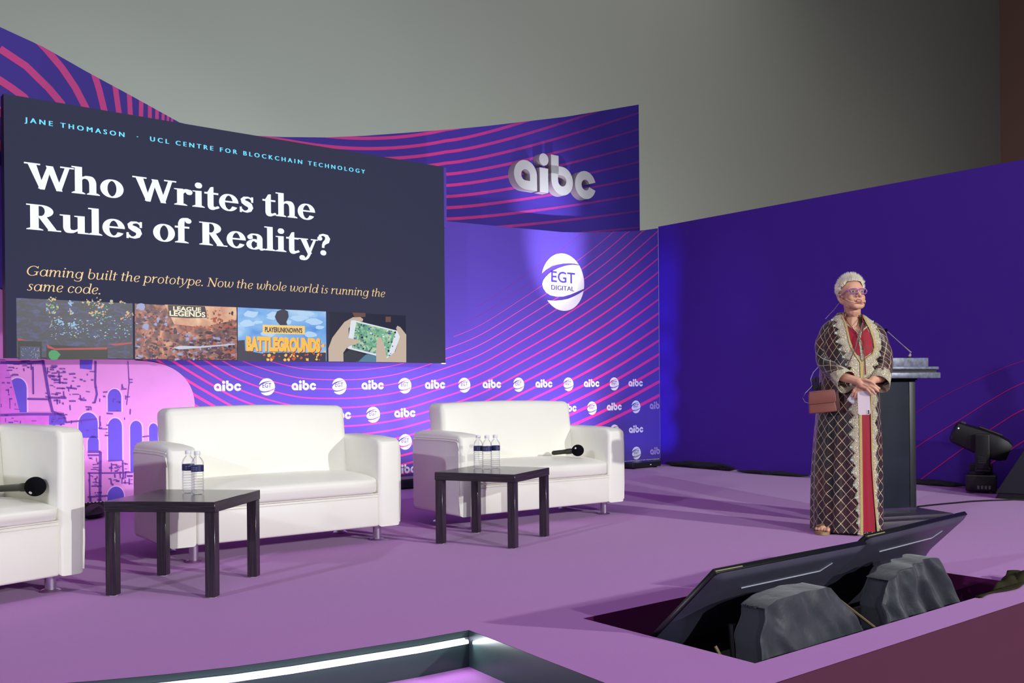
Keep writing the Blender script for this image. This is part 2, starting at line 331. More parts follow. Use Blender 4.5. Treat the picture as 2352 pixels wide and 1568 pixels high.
M_stone_light = mat('pale_stone_print', (224, 176, 230), .6, spec=.2)
M_stone_mag = mat('magenta_stone_print', (196, 104, 204), .6, spec=.2, noise=.15, nscale=14)
M_archblue = mat('arch_blue_print', (96, 78, 196), .6, spec=.2, noise=.1, nscale=8)
M_ink = mat('ink_line_print', (104, 62, 160), .6, spec=.2)
M_black = mat('matte_black', (14, 14, 17), .6)
M_black_gloss = mat('satin_black_plastic', (30, 31, 40), .32, spec=.6)
M_cloth = mat('black_cloth', (27, 33, 43), .55, spec=.35, sheen=.3, noise=.2, nscale=22, bump=.35)
M_leather = mat('white_leather', (246, 245, 233), .42, spec=.4, noise=.02, nscale=8, bump=.06)
M_piping = mat('cream_piping', (244, 242, 230), .4)
M_chrome = mat('chrome', (225, 225, 228), .28, metal=1)
M_steel_dk = mat('dull_steel', (120, 130, 125), .3, metal=1)
M_felt = mat('felt_pad', (205, 200, 200), .9)

def wood_mat(name, horizontal):
    m = bpy.data.materials.new(name); m.use_nodes = True; nt = m.node_tree; b = nt.nodes['Principled BSDF']
    tc = nt.nodes.new('ShaderNodeTexCoord'); mp = nt.nodes.new('ShaderNodeMapping'); nz = nt.nodes.new('ShaderNodeTexNoise'); rp = nt.nodes.new('ShaderNodeValToRGB')
    mp.inputs['Scale'].default_value = (6, 6, 160) if horizontal else (140, 140, 5)
    nz.inputs['Scale'].default_value = 1.0; nz.inputs['Detail'].default_value = 6
    rp.color_ramp.elements[0].position = .35; rp.color_ramp.elements[0].color = l4((36, 31, 38)); rp.color_ramp.elements[1].position = .7; rp.color_ramp.elements[1].color = l4((62, 53, 60))
    nt.links.new(tc.outputs['Object'], mp.inputs[0]); nt.links.new(mp.outputs[0], nz.inputs['Vector']); nt.links.new(nz.outputs['Fac'], rp.inputs[0]); nt.links.new(rp.outputs[0], b.inputs['Base Color'])
    b.inputs['Roughness'].default_value = .24; b.inputs['Specular IOR Level'].default_value = .65
    return m
M_wood = wood_mat('black_brown_wood', True); M_woodleg = wood_mat('black_brown_wood_leg', False)

# ------------------------------------------------------------------ the hall and the stage
T_FRONT = 1.91; T_WALL = 8.33; T_UP = 8.50; S_RIGHT = 9.10; Z_STEP = -.147; Z_HALL = -.62; T_SCR = 8.08
mb = MB().box(-20, 44, 15.0, 15.2, Z_HALL, 18); tag(build_s(mb, 'wall_back', M_hallwall, (9, 15, Z_HALL)), 'tall grey-green hall wall rising behind the purple stage set', 'wall', kind='structure')
s_c = wall_at(2297, 200, 15.0)[0]; mb = MB().box(s_c, s_c + .2, -14, 15.0, Z_HALL, 18); tag(build_s(mb, 'wall_right', mat('brown_wall_paint', (150, 118, 110), .9, spec=.15), (s_c, 0, Z_HALL)), 'dim brownish side wall of the hall at the far right', 'wall', kind='structure')
mb = MB().box(-20, 44, -14, 15.0, Z_HALL - .1, Z_HALL); tag(build_s(mb, 'floor', M_hallfloor, (9, 0, Z_HALL)), 'dark hall floor below the stage edge', 'floor', kind='structure')

# carpeted deck with the notch of the step and the monitor pit
NOTCH = [(2.28, 3.12), (2.05, 3.135), (1.766, 3.175), (1.55, 3.205), (1.349, 3.245), (1.14, 3.31), (.934, 3.39), (.6, 3.55), (.2, 3.80), (-.6, 4.4)]
NR = [(2.28, 3.12), (2.262, 2.9), (2.238, 2.646), (2.205, 2.268), (2.18, T_FRONT)]
OUT = NR[::-1] + NOTCH[1:] + [(-.6, 8.7), (9.6, 8.7), (9.6, T_FRONT)]
PIT = [(2.757, 2.09), (4.83, 2.09), (4.83, 2.965), (2.757, 2.965)]
bm = bmesh.new(); es = []
for loop in (OUT, PIT):
    vs_ = [bm.verts.new((p[0], p[1], 0)) for p in loop]
    es += [bm.edges.new((vs_[i], vs_[(i + 1) % len(vs_)])) for i in range(len(vs_))]
bmesh.ops.triangle_fill(bm, use_beauty=True, use_dissolve=False, edges=es, normal=(0, 0, 1))
bmesh.ops.recalc_face_normals(bm, faces=bm.faces)
for f in bm.faces:
    if f.normal.z < 0: f.normal_flip()
mb = MB().from_bm(bm)
tag(build_s(mb, 'stage_floor', M_carpet, (4, 5, 0)), 'purple carpeted stage floor carrying the sofas and the lectern', 'stage floor', kind='structure')
mb = MB()
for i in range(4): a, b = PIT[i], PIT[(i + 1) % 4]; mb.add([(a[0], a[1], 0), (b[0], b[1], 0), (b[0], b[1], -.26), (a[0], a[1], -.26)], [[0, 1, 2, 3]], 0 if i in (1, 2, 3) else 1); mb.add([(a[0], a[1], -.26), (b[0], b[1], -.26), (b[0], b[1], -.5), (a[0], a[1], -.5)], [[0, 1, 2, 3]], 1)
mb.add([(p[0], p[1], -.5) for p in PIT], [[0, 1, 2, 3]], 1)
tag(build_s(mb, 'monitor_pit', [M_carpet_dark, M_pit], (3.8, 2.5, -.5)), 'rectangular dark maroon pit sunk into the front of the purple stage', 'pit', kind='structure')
# fascia under the front edge and the risers of the step
mb = MB().box(2.18, 9.6, T_FRONT, T_FRONT + .03, Z_HALL, -.002)
tag(build_s(mb, 'trim_1', M_fascia, (4, T_FRONT, Z_HALL)), 'dark maroon fascia below the front edge of the purple stage', 'stage fascia', kind='structure')
mb = MB()
for L in (NOTCH, NR):
    for a, b in zip(L, L[1:]): mb.add([(a[0], a[1], -.001), (b[0], b[1], -.001), (b[0], b[1], Z_STEP - .4), (a[0], a[1], Z_STEP - .4)], [[0, 1, 2, 3]])
tag(build_s(mb, 'trim_2', M_riser, (2.28, 3.1, Z_STEP)), 'dark glossy riser of the stage step holding the light strip', 'step riser', kind='structure')
mb = MB().box(-.8, 2.2, 1.2, 4.6, Z_STEP - .3, Z_STEP - .02)
mb = MB().add([(2.28, 3.12, Z_STEP), (2.18, T_FRONT, Z_STEP), (2.1, .9, Z_STEP), (-.8, .9, Z_STEP), (-.8, 4.6, Z_STEP), (-.6, 4.4, Z_STEP)] + [(p[0], p[1], Z_STEP) for p in NOTCH[::-1][1:-1]], [list(range(6 + len(NOTCH) - 2))])
tag(build_s(mb, 'stage_step', M_carpet, (1.5, 2, Z_STEP)), 'lower purple carpeted step in front of the stage', 'stage step', kind='structure')
# light strip
pts = [(p[0] + .0, p[1] - .016, -.040) for p in NOTCH[:-1]]; pts[0] = (2.262, 3.105, -.040)
mb = MB().tube(pts, .0085, 8); strip_org = (1.6, 3.2, -.05)
ls = thing('led_strip', 'glowing white light strip along the riser of the stage step', 'light strip', stage(*strip_org), TH)
build_s(mb, 'tube', emat('led_white', (235, 242, 255), 6.0), strip_org, ls)
mb = MB()
for a, b in zip(NOTCH[:-1], NOTCH[1:-1]): mb.add([(a[0], a[1] - .003, -.026), (b[0], b[1] - .003, -.026), (b[0], b[1] - .003, -.054), (a[0], a[1] - .003, -.054)], [[0, 1, 2, 3]])
build_s(mb, 'channel', M_chrome, strip_org, ls)
for a, b in zip(NOTCH[:6], NOTCH[1:7]):
    l = area('led_strip_light', stage((a[0] + b[0]) / 2, (a[1] + b[1]) / 2 - .035, -.045), stage((a[0] + b[0]) / 2, (a[1] + b[1]) / 2 - .6, -.12), .55, (.9, 1.0, 1.0), .26, .01)

# ------------------------------------------------------------------ printed backdrop
def low_top(s): return interp([(0, 2.74), (5.865, 2.738), (6.63, 2.755), (7.47, 2.777), (7.9, 2.811), (8.75, 2.914), (9.12, 2.984)], s)
UPX = [(0, 62), (50, 85), (100, 108), (200, 165), (300, 219), (412, 281), (500, 303), (584, 311.5), (650, 314.5), (750, 315.5), (840, 311.5), (930, 305), (1060, 295), (1120, 289), (1300, 268), (1467, 240)]
UPT = [wall_at(x, y, T_UP) for x, y in UPX]
UPT = [(.2, UPT[0][1] + .55)] + UPT
S_UPR = UPT[-1][0]
def up_top(s): return interp(UPT, s)
def band(mb, pts, wid, t, mi, top, smin, smax, zmin=.075):
    L = []
    N = len(pts)
    for i in range(N):
        a = pts[max(i - 1, 0)]; b = pts[min(i + 1, N - 1)]; d = math.hypot(b[0] - a[0], b[1] - a[1]) or 1
        nx, nz = -(b[1] - a[1]) / d, (b[0] - a[0]) / d; h = (wid[i] if isinstance(wid, list) else wid) / 2
        q = []
        for s_ in (1, -1):
            x = max(smin, min(smax, pts[i][0] + nx * h * s_)); z = max(zmin, min(top(x) - .001, pts[i][1] + nz * h * s_)); q.append((x, t, z))
        L.append(q)
    for a, b in zip(L, L[1:]):
        if abs(a[0][2] - a[1][2]) + abs(b[0][2] - b[1][2]) + abs(a[0][0] - a[1][0]) > .002: mb.add([a[1], b[1], b[0], a[0]], [[0, 1, 2, 3]], mi)

# lettermark shapes: a, i, b, c built from rings with one squared corner, x height 1
def letter_rings():
    out = []
    def ring(cx, a0, a1, sq, R=.5, r=.19, n=40, rr=None):
        o_, i_ = [], []
        for k in range(n + 1):
            a = math.radians(a0 + (a1 - a0) * k / n); c, s = math.cos(a), math.sin(a)
            k_ = 1.0
            if sq and sq[0] <= (math.degrees(a) % 360) <= sq[1]: k_ = 1 / max(abs(c), abs(s))
            o_.append((cx + R * c * k_, .5 + R * s * k_)); i_.append((cx + r * c * k_, .5 + r * s * k_))
        return o_, i_
    out.append(('a', [ring(.5, 0, 360, (270, 360))], []))
    out.append(('i', [], [[(1.12, 0), (1.50, 0), (1.50, .84), (1.12, .84)], disc(1.31, 1.14, .21, 24)[0]]))
    out.append(('b', [ring(2.14, 0, 360, (90, 180))], [[(1.64, .72), (1.98, .72), (1.98, 1.36), (1.64, 1.36)]]))
    out.append(('c', [ring(3.24, 17, 343, None)], []))
    return out
LETTERS = letter_rings(); LW = 3.74
def logo_polys():
    P = []
    for n, rings, polys in LETTERS:
        for o_, i_ in rings:
            for k in range(len(o_) - 1): P.append([o_[k], o_[k + 1], i_[k + 1], i_[k]])
        P += polys
    return P
LOGO = logo_polys()
def arc(a0, a1, n=20): return [(math.cos(math.radians(a0 + (a1 - a0) * i / n)), math.sin(math.radians(a0 + (a1 - a0) * i / n))) for i in range(n + 1)]
def globe_polys():
    top = arc(42, 166) + [(-.80, .37), (-.5, .53), (-.28, .59), (.0, .65), (.26, .68), (.5, .69)]
    mid = arc(40, -10, 12) + [(.6, -.32), (.31, -.42), (.0, -.50), (-.33, -.52), (-.6, -.49), (-.80, -.40), (-.92, -.27), (-.965, -.12), (-.92, .0), (-.80, .14), (-.67, .24), (-.46, .37), (-.2, .48), (.05, .56), (.26, .61), (.5, .64)]
    bot = arc(-138, -14) + [(.75, -.36), (.5, -.47), (.22, -.57), (-.08, -.63), (-.4, -.665)]
    return [top, mid, bot]
GLOBE = globe_polys()
EGT = text_polys('EGT', 1, .012); DIG = text_polys('DIGITAL', 1, .0)

# lower panel
org_l = (5.0, T_WALL, 0.0)
low = thing('backdrop_panel', 'lower violet backdrop with rows of white logos and pink curved lines behind the sofas', 'backdrop', stage(*org_l), TH)
mb = MB(); ss = [.2 + (S_RIGHT - .2) * i / 60 for i in range(61)]
for a, b in zip(ss, ss[1:]):
    za, zb = low_top(a), low_top(b)
    mb.add([(a, T_WALL, .07), (b, T_WALL, .07), (b, T_WALL, zb), (a, T_WALL, za), (a, T_WALL + .1, za), (b, T_WALL + .1, zb), (a, T_WALL + .1, .07), (b, T_WALL + .1, .07)], [[0, 1, 2, 3], [3, 2, 5, 4], [0, 6, 7, 1]])
mb.add([(S_RIGHT, T_WALL, .07), (S_RIGHT, T_WALL + .1, .07), (S_RIGHT, T_WALL + .1, low_top(S_RIGHT)), (S_RIGHT, T_WALL, low_top(S_RIGHT))], [[0, 1, 2, 3]])
PHR = [(4.53, 0), (4.7, .002), (4.88, .012), (5.24, .058), (5.69, .17), (6.24, .335), (6.83, .60), (7.63, .99), (8.32, 1.375), (9.12, 1.895)]
PHL = [(2.6, .80), (2.9, .56), (3.12, .42), (3.3, .315), (3.5, .205), (3.75, .112), (4.0, .045), (4.2, .012), (4.53, 0)]
def cubic(tab, x):                              # smoother than straight pieces
    for i in range(len(tab) - 1):
        if tab[i][0] <= x <= tab[i + 1][0]: break
    x0, y0 = tab[i]; x1, y1 = tab[i + 1]; h = x1 - x0
    def sl(j):
        j0, j1 = max(j - 1, 0), min(j + 1, len(tab) - 1); return (tab[j1][1] - tab[j0][1]) / (tab[j1][0] - tab[j0][0])
    u = (x - x0) / h
    return (2 * u ** 3 - 3 * u * u + 1) * y0 + (u ** 3 - 2 * u * u + u) * h * sl(i) + (-2 * u ** 3 + 3 * u * u) * y1 + (u ** 3 - u * u) * h * sl(i + 1)
for k in range(-3, 15):
    P_ = []; Wd = []
    for i in range(91):
        s = 2.6 + (9.10 - 2.6) * i / 90
        if s < 4.53: z = 1.16 - .09 * k + cubic(PHL, s)
        else: z = 1.16 - .09 * k + cubic(PHR, s) * (2.139 - .083 * k) / 1.89
        P_.append((s, z)); w0 = .010 + .0018 * max(k, -2)
        Wd.append(.72 * max(.006, w0) * (1 + .55 * smooth_step(5, 9, s)) * (1 + .5 * smooth_step(3.9, 3.0, s)))
    if k < 0: P_, Wd = P_[44 + 2 * abs(k):], [w_ * (.75 if k == -1 else .5) for w_ in Wd[44 + 2 * abs(k):]]
    band(mb, P_, Wd, T_WALL - .0015, 11 if -1 <= k <= 2 else (1 if k > 2 else 2), low_top, 2.0, 9.10)
# rows of small marks
P1 = 3.44; PITCH = .3735
for row in range(4):
    z = 1.005 - .2850 * row if row < 3 else .150
    for j in range(0, 20):
        s = P1 + PITCH * j - (PITCH * 0) ; kind = (j + row) % 2
        if row > 0: s = P1 + PITCH * j + .0
        if s > 9.3: continue
        z_ = 1.005 + .001 * j - .2855 * row
        mi = 4 if s > 8.75 else 3
        if kind == 0:
            h = .068; x0 = s - LW * h / 2
            pol = [[(x0 + q[0] * h, z_ - .034 + q[1] * h) for q in p] for p in LOGO]
        else:
            h = .079; pol = [[(s + q[0] * h, z_ + q[1] * h) for q in p] for p in GLOBE]
        pol = [p for p in pol if max(q[0] for q in p) < S_RIGHT]
        mb.flat(pol, lambda u, v: (u, T_WALL - .003, v), mi)
        if kind == 1 and s < 9.0:
            mb.flat(fit(EGT, s - .045, s + .043, z_ - .008, z_ + .036), lambda u, v: (u, T_WALL - .0045, v), 5)
            mb.flat(fit(DIG, s - .045, s + .043, z_ - .032, z_ - .020), lambda u, v: (u, T_WALL - .0045, v), 4)
# printed arena: stone facade with arches, left of the logos
def W1(px, py): return wall_at(px, py, T_WALL)
def poly_px(pts, t, mi): mb.add([(lambda q: (max(.2, q[0]), t, max(.072, q[1])))(W1(*p)) for p in pts], [list(range(len(pts)))], mi)
def poly_sz(pts, t, mi): mb.add([(p[0], t, p[1]) for p in pts], [list(range(len(pts)))], mi)
tb = T_WALL - .006
edge = [(3.138, .072), (3.138, .82)] + [(2.60 + .538 * math.cos(math.radians(a)) ** .8, .82 + .415 * math.sin(math.radians(a)) ** .85) for a in range(4, 91, 4)] + [ (2.3, 1.40), (1.7, 1.75), (.9, 2.0), (.2, 2.1), (.2, .072)]
poly_sz(edge, tb, 6)
def arch_px(x0, x1, ybot, ytop, mi=8, rim=True):           # round-headed opening given by its picture box
    (s0, z0), (s1, z1) = W1(x0, ybot), W1(x1, ybot); zt = W1((x0 + x1) / 2, ytop)[1]; r = (s1 - s0) / 2; c = (s0 + s1) / 2; rz = min(r * 1.25, (zt - z0) * .8)
    P_ = lambda g: [(s0 - g, z0), (s1 + g, z1)] + [(c + (r + g) * math.cos(math.pi * i / 16), zt - rz + (rz + g) * math.sin(math.pi * i / 16)) for i in range(17)]
    if rim: poly_sz(P_(.011), tb - .0024, 7)
    poly_sz(P_(0), tb - .0036, mi)
for a in [(247, 278, 945, 893), (180, 224, 1005, 947), (248, 280, 1056, 960), (299, 326, 1085, 966), (342, 362, 1030, 972), (246, 284, 1150, 1117), (201, 226, 1035, 1000), (300, 322, 1160, 1140)]: arch_px(*a)
arch_px(20, 61, 948, 868)
poly_px([(0, 826), (12, 826), (28, 880), (45, 948), (0, 948)], tb - .0045, 9)
poly_px([(0, 947), (140, 946), (150, 968), (0, 990)], tb - .0045, 9)
poly_px([(112, 950), (146, 950), (148, 975), (112, 975)], tb - .0052, 8)
poly_px([(183, 827), (212, 827), (210, 849), (183, 846)], tb - .0024, 8)
def ink(pts, wd, t=tb - .0056, mi=10): band(mb, [W1(*p) for p in pts], wd, t, mi, lambda s: 2.6, .2, 3.13)
ink([(0, 953), (60, 951), (146, 951)], .02); ink([(0, 833), (60, 834), (100, 832)], .02); ink([(98, 828), (102, 850), (107, 880), (114, 920), (120, 945), (146, 955), (150, 970)], .02); ink([(75, 842), (76, 905)], .012)
ink([(62, 916), (112, 917)], .014); ink([(219, 830), (218, 880), (222, 905), (217, 925)], .014); ink([(152, 890), (176, 893)], .012); ink([(112, 913), (152, 914)], .014); ink([(150, 970), (222, 962)], .012)
ink([(201, 1037), (230, 1037)], .02); ink([(201, 1045), (228, 1045)], .014); ink([(230, 1037), (229, 1160)], .02); ink([(201, 1086), (260, 1086), (304, 1084)], .012); ink([(248, 1058), (281, 1057), (283, 1100)], .012); ink([(201, 1141), (246, 1138)], .014); ink([(205, 1086), (206, 1165)], .01)
ink([(326, 1003), (342, 1001)], .01); ink([(293, 830), (296, 880), (290, 930)], .006); ink([(229, 955), (228, 985), (246, 985)], .008)
rnd = random.Random(3)
for bx in [(103, 150, 838, 925, 46), (152, 218, 850, 945, 26), (14, 75, 828, 850, 12), (201, 229, 1048, 1160, 40), (246, 300, 1062, 1112, 34), (150, 246, 960, 1000, 10), (0, 40, 850, 940, 16), (0, 140, 952, 985, 14), (220, 300, 860, 960, 18), (110, 150, 950, 968, 14)]:
    for _ in range(bx[4]):
        x, y = rnd.uniform(bx[0], bx[1]), rnd.uniform(bx[2], bx[3]); L = rnd.uniform(3, 16)
        if rnd.random() < .72: ink([(x, y), (min(x + L, bx[1] + 4), y + rnd.uniform(-1, 1))], rnd.uniform(.005, .012))
        else: ink([(x, y), (x + rnd.uniform(-1, 1), min(y + L, bx[3] + 4))], rnd.uniform(.005, .010))
build_s(mb, 'printed_panel', [M_violet, M_pink, M_pink_faint, M_white, M_white_faint, M_logo_text, M_stone, M_stone_light, M_archblue, M_stone_mag, M_ink, M_pink_soft], org_l, low)
# round emblem
mb = MB(); ec = (7.48, 2.198); er = .332
mb.flat([[(ec[0] + q[0] * er, ec[1] + q[1] * er) for q in p] for p in GLOBE], lambda u, v: (u, T_WALL - .005, v), 0)
mb.flat(fit(EGT, ec[0] - .185, ec[0] + .185, ec[1] - .010, ec[1] + .118), lambda u, v: (u, T_WALL - .008, v), 1)
for dx in (-.002, .002): mb.flat(fit(DIG, ec[0] - .185 + dx, ec[0] + .168 + dx, ec[1] - .098, ec[1] - .044), lambda u, v: (u, T_WALL - .008, v), 1)
o = build_s(mb, 'round_emblem', [M_white, M_logo_text], org_l, low); tag(o, 'large round white emblem with violet lettering')
mb = MB().box(.2, 9.0, T_WALL + .03, T_WALL + .08, 0, .07); build_s(mb, 'plinth', M_black, org_l, low)
mb = MB()
for i in range(300):
    s = .6 + i * .0285
    if s < S_RIGHT - .03: mb.box(s, s + .012, T_WALL - .006, T_WALL, .066, .074)
build_s(mb, 'hem', M_white, org_l, low)

# upper panel
org_u = (5.0, T_UP, 0.0)
upp = thing('backdrop_panel', 'upper violet backdrop panel with pink curved lines and a swooping top edge', 'backdrop', stage(*org_u), TH)
mb = MB(); ss = sorted([.2 + (S_UPR - .2) * i / 60 for i in range(61)] + [p[0] for p in UPT[1:-1]])
for a, b in zip(ss, ss[1:]):
    za, zb = up_top(a), up_top(b)
    mb.add([(a, T_UP, 0), (b, T_UP, 0), (b, T_UP, zb), (a, T_UP, za), (a, T_UP + .08, za), (b, T_UP + .08, zb)], [[0, 1, 2, 3], [3, 2, 5, 4]])
mb.add([(S_UPR, T_UP, 0), (S_UPR, T_UP + .08, 0), (S_UPR, T_UP + .08, up_top(9)), (S_UPR, T_UP, up_top(9))], [[0, 1, 2, 3]])
for j in range(-2, 13):
    P_ = []; Wd = []
    for i in range(81):
        s = 3.4 + (S_UPR - 3.4) * i / 80
        z5, z8 = 3.28 - .12 * (j - 4), 4.24 - .207 * (j - 4)
        if s >= 5.98: z = z5 + (z8 - z5) * ((s - 5.98) / 2.96) ** 1.15
        else: d_ = min(5.98 - s, 1.75); z = z5 - (z8 - z5) / 2.96 * .80 * (d_ - d_ * d_ / 3.5)
        P_.append((s, z)); Wd.append(.033 - .009 * smooth_step(6, 9, s))
    cut = next((i for i, p in enumerate(P_) if p[0] > 7.6), 80)
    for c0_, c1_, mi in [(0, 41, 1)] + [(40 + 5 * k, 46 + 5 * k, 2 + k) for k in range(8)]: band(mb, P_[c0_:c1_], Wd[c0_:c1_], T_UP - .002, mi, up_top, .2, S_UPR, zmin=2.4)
LS = [([(1.66, 3.70), (1.85, 3.60), (2.02, 3.45), (2.11, 3.35), (2.2, 3.18)], .062), ([(1.90, 3.86), (2.0, 3.77), (2.12, 3.64), (2.22, 3.5), (2.30, 3.35), (2.36, 3.2)], .060), ([(2.30, 3.80), (2.37, 3.65), (2.41, 3.52), (2.45, 3.35), (2.48, 3.2)], .054), ([(2.52, 3.66), (2.54, 3.58), (2.57, 3.35), (2.58, 3.2)], .046), ([(2.655, 3.60), (2.67, 3.2)], .042),
      ([(2.76, 3.55), (2.75, 3.2)], .038), ([(2.832, 3.5), (2.828, 3.2)], .034), ([(2.895, 3.5), (2.887, 3.2)], .031), ([(2.95, 3.5), (2.937, 3.2)], .027), ([(2.992, 3.5), (2.980, 3.2)], .022), ([(3.03, 3.5), (3.015, 3.2)], .019),
      ([(1.30, 3.62), (1.66, 3.45), (1.75, 3.40), (1.83, 3.35), (1.95, 3.2)], .062), ([(1.3, 3.42), (1.66, 3.20), (1.80, 3.08)], .066), ([(1.3, 3.2), (1.66, 2.93), (1.8, 2.8)], .07)]
for P_, w_ in LS:
    Q = []
    for a, b in zip(P_, P_[1:]): Q += [(a[0] + (b[0] - a[0]) * i / 6, a[1] + (b[1] - a[1]) * i / 6) for i in range(6)]
    band(mb, Q + [P_[-1]], w_, T_UP - .002, 1, up_top, .2, S_UPR, zmin=2.4)
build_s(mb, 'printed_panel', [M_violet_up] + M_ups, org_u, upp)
# raised letters on the upper panel
M_letter = mat('white_foam_board', (184, 186, 188), .8); M_letter_side = mat('foam_edge', (160, 148, 156), .8)
h = .332; s0, zb_ = wall_at(1181, 437.5, T_UP - .11)[0], wall_at(1230, 438.5, T_UP - .11)[1]
sw = (wall_at(1368.5, 430, T_UP - .11)[0] - s0) / LW
org_s = (s0, T_UP, zb_)
sign = thing('letter_sign', 'raised white foam letters reading aibc on the upper backdrop panel', 'sign', stage(*org_s), TH)
for n, rings, polys in LETTERS:
    mb = MB()
    y0, y1 = T_UP - .11, T_UP - .003
    for o_, i_ in rings:
        N = len(o_)
        for k in range(N - 1):
            q = [(s0 + p[0] * sw, zb_ + p[1] * h) for p in (o_[k], o_[k + 1], i_[k + 1], i_[k])]
            F_ = [(p[0], y0, p[1]) for p in q]; B_ = [(p[0], y1, p[1]) for p in q]
            mb.add(F_, [[0, 1, 2, 3]], 0); mb.add([F_[0], B_[0], B_[1], F_[1]], [[0, 1, 2, 3]], 1); mb.add([F_[2], B_[2], B_[3], F_[3]], [[0, 1, 2, 3]], 1)
        if abs(o_[0][1] - o_[-1][1]) > .01:
            for k in (0, -1):
                a = [(s0 + p[0] * sw, zb_ + p[1] * h) for p in (o_[k], i_[k])]
                mb.add([(a[0][0], y0, a[0][1]), (a[1][0], y0, a[1][1]), (a[1][0], y1, a[1][1]), (a[0][0], y1, a[0][1])], [[0, 1, 2, 3]], 1)
    for p in polys:
        q = [(s0 + a[0] * sw, zb_ + a[1] * h) for a in p]; N = len(q)
        mb.add([(a[0], y0, a[1]) for a in q], [list(range(N))], 0)
        for k in range(N): a, b = q[k], q[(k + 1) % N]; mb.add([(a[0], y0, a[1]), (b[0], y0, b[1]), (b[0], y1, b[1]), (a[0], y1, a[1])], [[0, 1, 2, 3]], 1)
    build_s(mb, 'raised_letter', [M_letter, M_letter_side], org_s, sign)

# right-hand backdrop panel, square to the others
org_r = (S_RIGHT, 5.0, 0.0)
rt = thing('backdrop_panel', 'plain deep violet backdrop panel behind the lectern, a few thin crimson arcs', 'backdrop', stage(*org_r), TH)
mb = MB().box(S_RIGHT + .004, S_RIGHT + .08, -1.0, T_WALL - .002, 0.0, 3.0)
AR = [[(6.2, .0), (5.6, .28), (4.91, .71), (4.63, .87), (4.17, 1.08), (3.89, 1.18), (3.3, 1.31), (2.5, 1.42)], [(5.6, .0), (4.91, .37), (4.5, .63), (4.17, .84), (3.89, .985), (3.3, 1.2), (2.4, 1.38)], [(4.90, .03), (4.44, .38), (4.1, .62), (3.9, .74), (3.3, 1.02), (2.4, 1.3)], [(4.45, .03), (4.26, .19), (3.8, .52), (3.0, .95)]]
AR = [[(5.1, .60)] + AR[0][2:], [(5.45, -.02)] + AR[1][1:], AR[2], AR[3]]
for A, w_ in zip(AR, (.004, .009, .013, .016)):
    Q = []
    for k, (a, b) in enumerate(zip(A, A[1:])):
        p0 = A[max(k - 1, 0)]; p3 = A[min(k + 2, len(A) - 1)]
        for i in range(6):
            u = i / 6; Q.append(tuple(.5 * ((2 * a[c]) + (-p0[c] + b[c]) * u + (2 * p0[c] - 5 * a[c] + 4 * b[c] - p3[c]) * u * u + (-p0[c] + 3 * a[c] - 3 * b[c] + p3[c]) * u ** 3) for c in (0, 1)))
    for (a, b) in zip(Q, Q[1:]):
        mb.add([(S_RIGHT, a[0], max(.02, a[1] - w_ / 2)), (S_RIGHT, b[0], max(.02, b[1] - w_ / 2)), (S_RIGHT, b[0], b[1] + w_ / 2), (S_RIGHT, a[0], a[1] + w_ / 2)], [[0, 1, 2, 3]], 1)
build_s(mb, 'printed_panel', [M_deep, M_magline], org_r, rt)

# ------------------------------------------------------------------ LED screen with the slide
def WS(px, py): return wall_at(px, py, T_SCR)
sx0, sx1 = WS(8, 215)[0], WS(1021, 600)[0]; sz0, sz1 = 1.236, 3.232
org_d = ((sx0 + sx1) / 2, T_SCR, sz0)
scr = thing('led_screen', 'big wide video screen showing a slide, hung in front of the violet backdrop', 'screen', stage(*org_d), TH)
mb = MB().box(sx0, sx1, T_SCR + .002, T_SCR + .10, sz0, sz1); build_s(mb, 'screen_housing', M_black, org_d, scr)
M_slide = mat('slide_background', (15, 15, 20), .7, spec=.15, emit=(48, 51, 76), estr=.9)
disp = MB().add([(sx0, T_SCR, sz0), (sx1, T_SCR, sz0), (sx1, T_SCR, sz1), (sx0, T_SCR, sz1)], [[0, 1, 2, 3]])
for s in (sx0 + .4, sx1 - .4): build_s(MB().box(s - .06, s + .06, T_SCR + .10, T_WALL - .001, sz0 + .5, sz1 - .55), 'wall_bracket', M_black, org_d, scr)
sa, sb = WS(1022, 400)[0], wall_at(1029.5, 440, T_UP - .02)[0]
mb = MB().box(sx1 + .006, sx1 + .045, T_SCR + .02, T_WALL - .01, 2.62, sz1); o = build_s(mb, 'side_strip', M_violet, org_d, scr); tag(o, 'narrow violet strip on the right side of the screen')
mb = MB().box(sx1 - .05, sx1 + .004, T_SCR - .002, T_SCR + .02, sz0 - .008, sz0); build_s(mb, 'corner_clip', M_white, org_d, scr)
M_cyan = emat('cyan_text', (110, 220, 255), 1.1); M_wtext = emat('white_text', (232, 240, 255), 1.15); M_gold = emat('gold_text', (246, 208, 146), 1.0)
def screen_flat(polys, name, m, layer=1, box=None):
    disp.flat(polys, lambda u, v: (u, T_SCR - .0012 * layer, v), [M_slide, M_cyan, M_wtext, M_gold].index(m))
def px_box(x0, x1, ytop0, ybot0):            # picture box -> s0, s1, z0, z1 measured at its left edge
    a = WS(x0, ytop0); b = WS(x0, ybot0); c = WS(x1, ytop0); return a[0], c[0], b[1], a[1]
P_ = text_polys('JANE THOMASON  \u00b7  UCL CENTRE FOR BLOCKCHAIN TECHNOLOGY', 1, .0, 1.6)
a, b = WS(57, 284), WS(838, 401)
for dx in (-.0022, 0, .0022): screen_flat([[(q[0] + dx, q[1]) for q in p] for p in fit(P_, a[0], b[0], WS(75, 286.5)[1], WS(75, 271.5)[1])], 'caption_lettering', M_cyan)
BG = bold_glyphs(); IG = italic_glyphs()
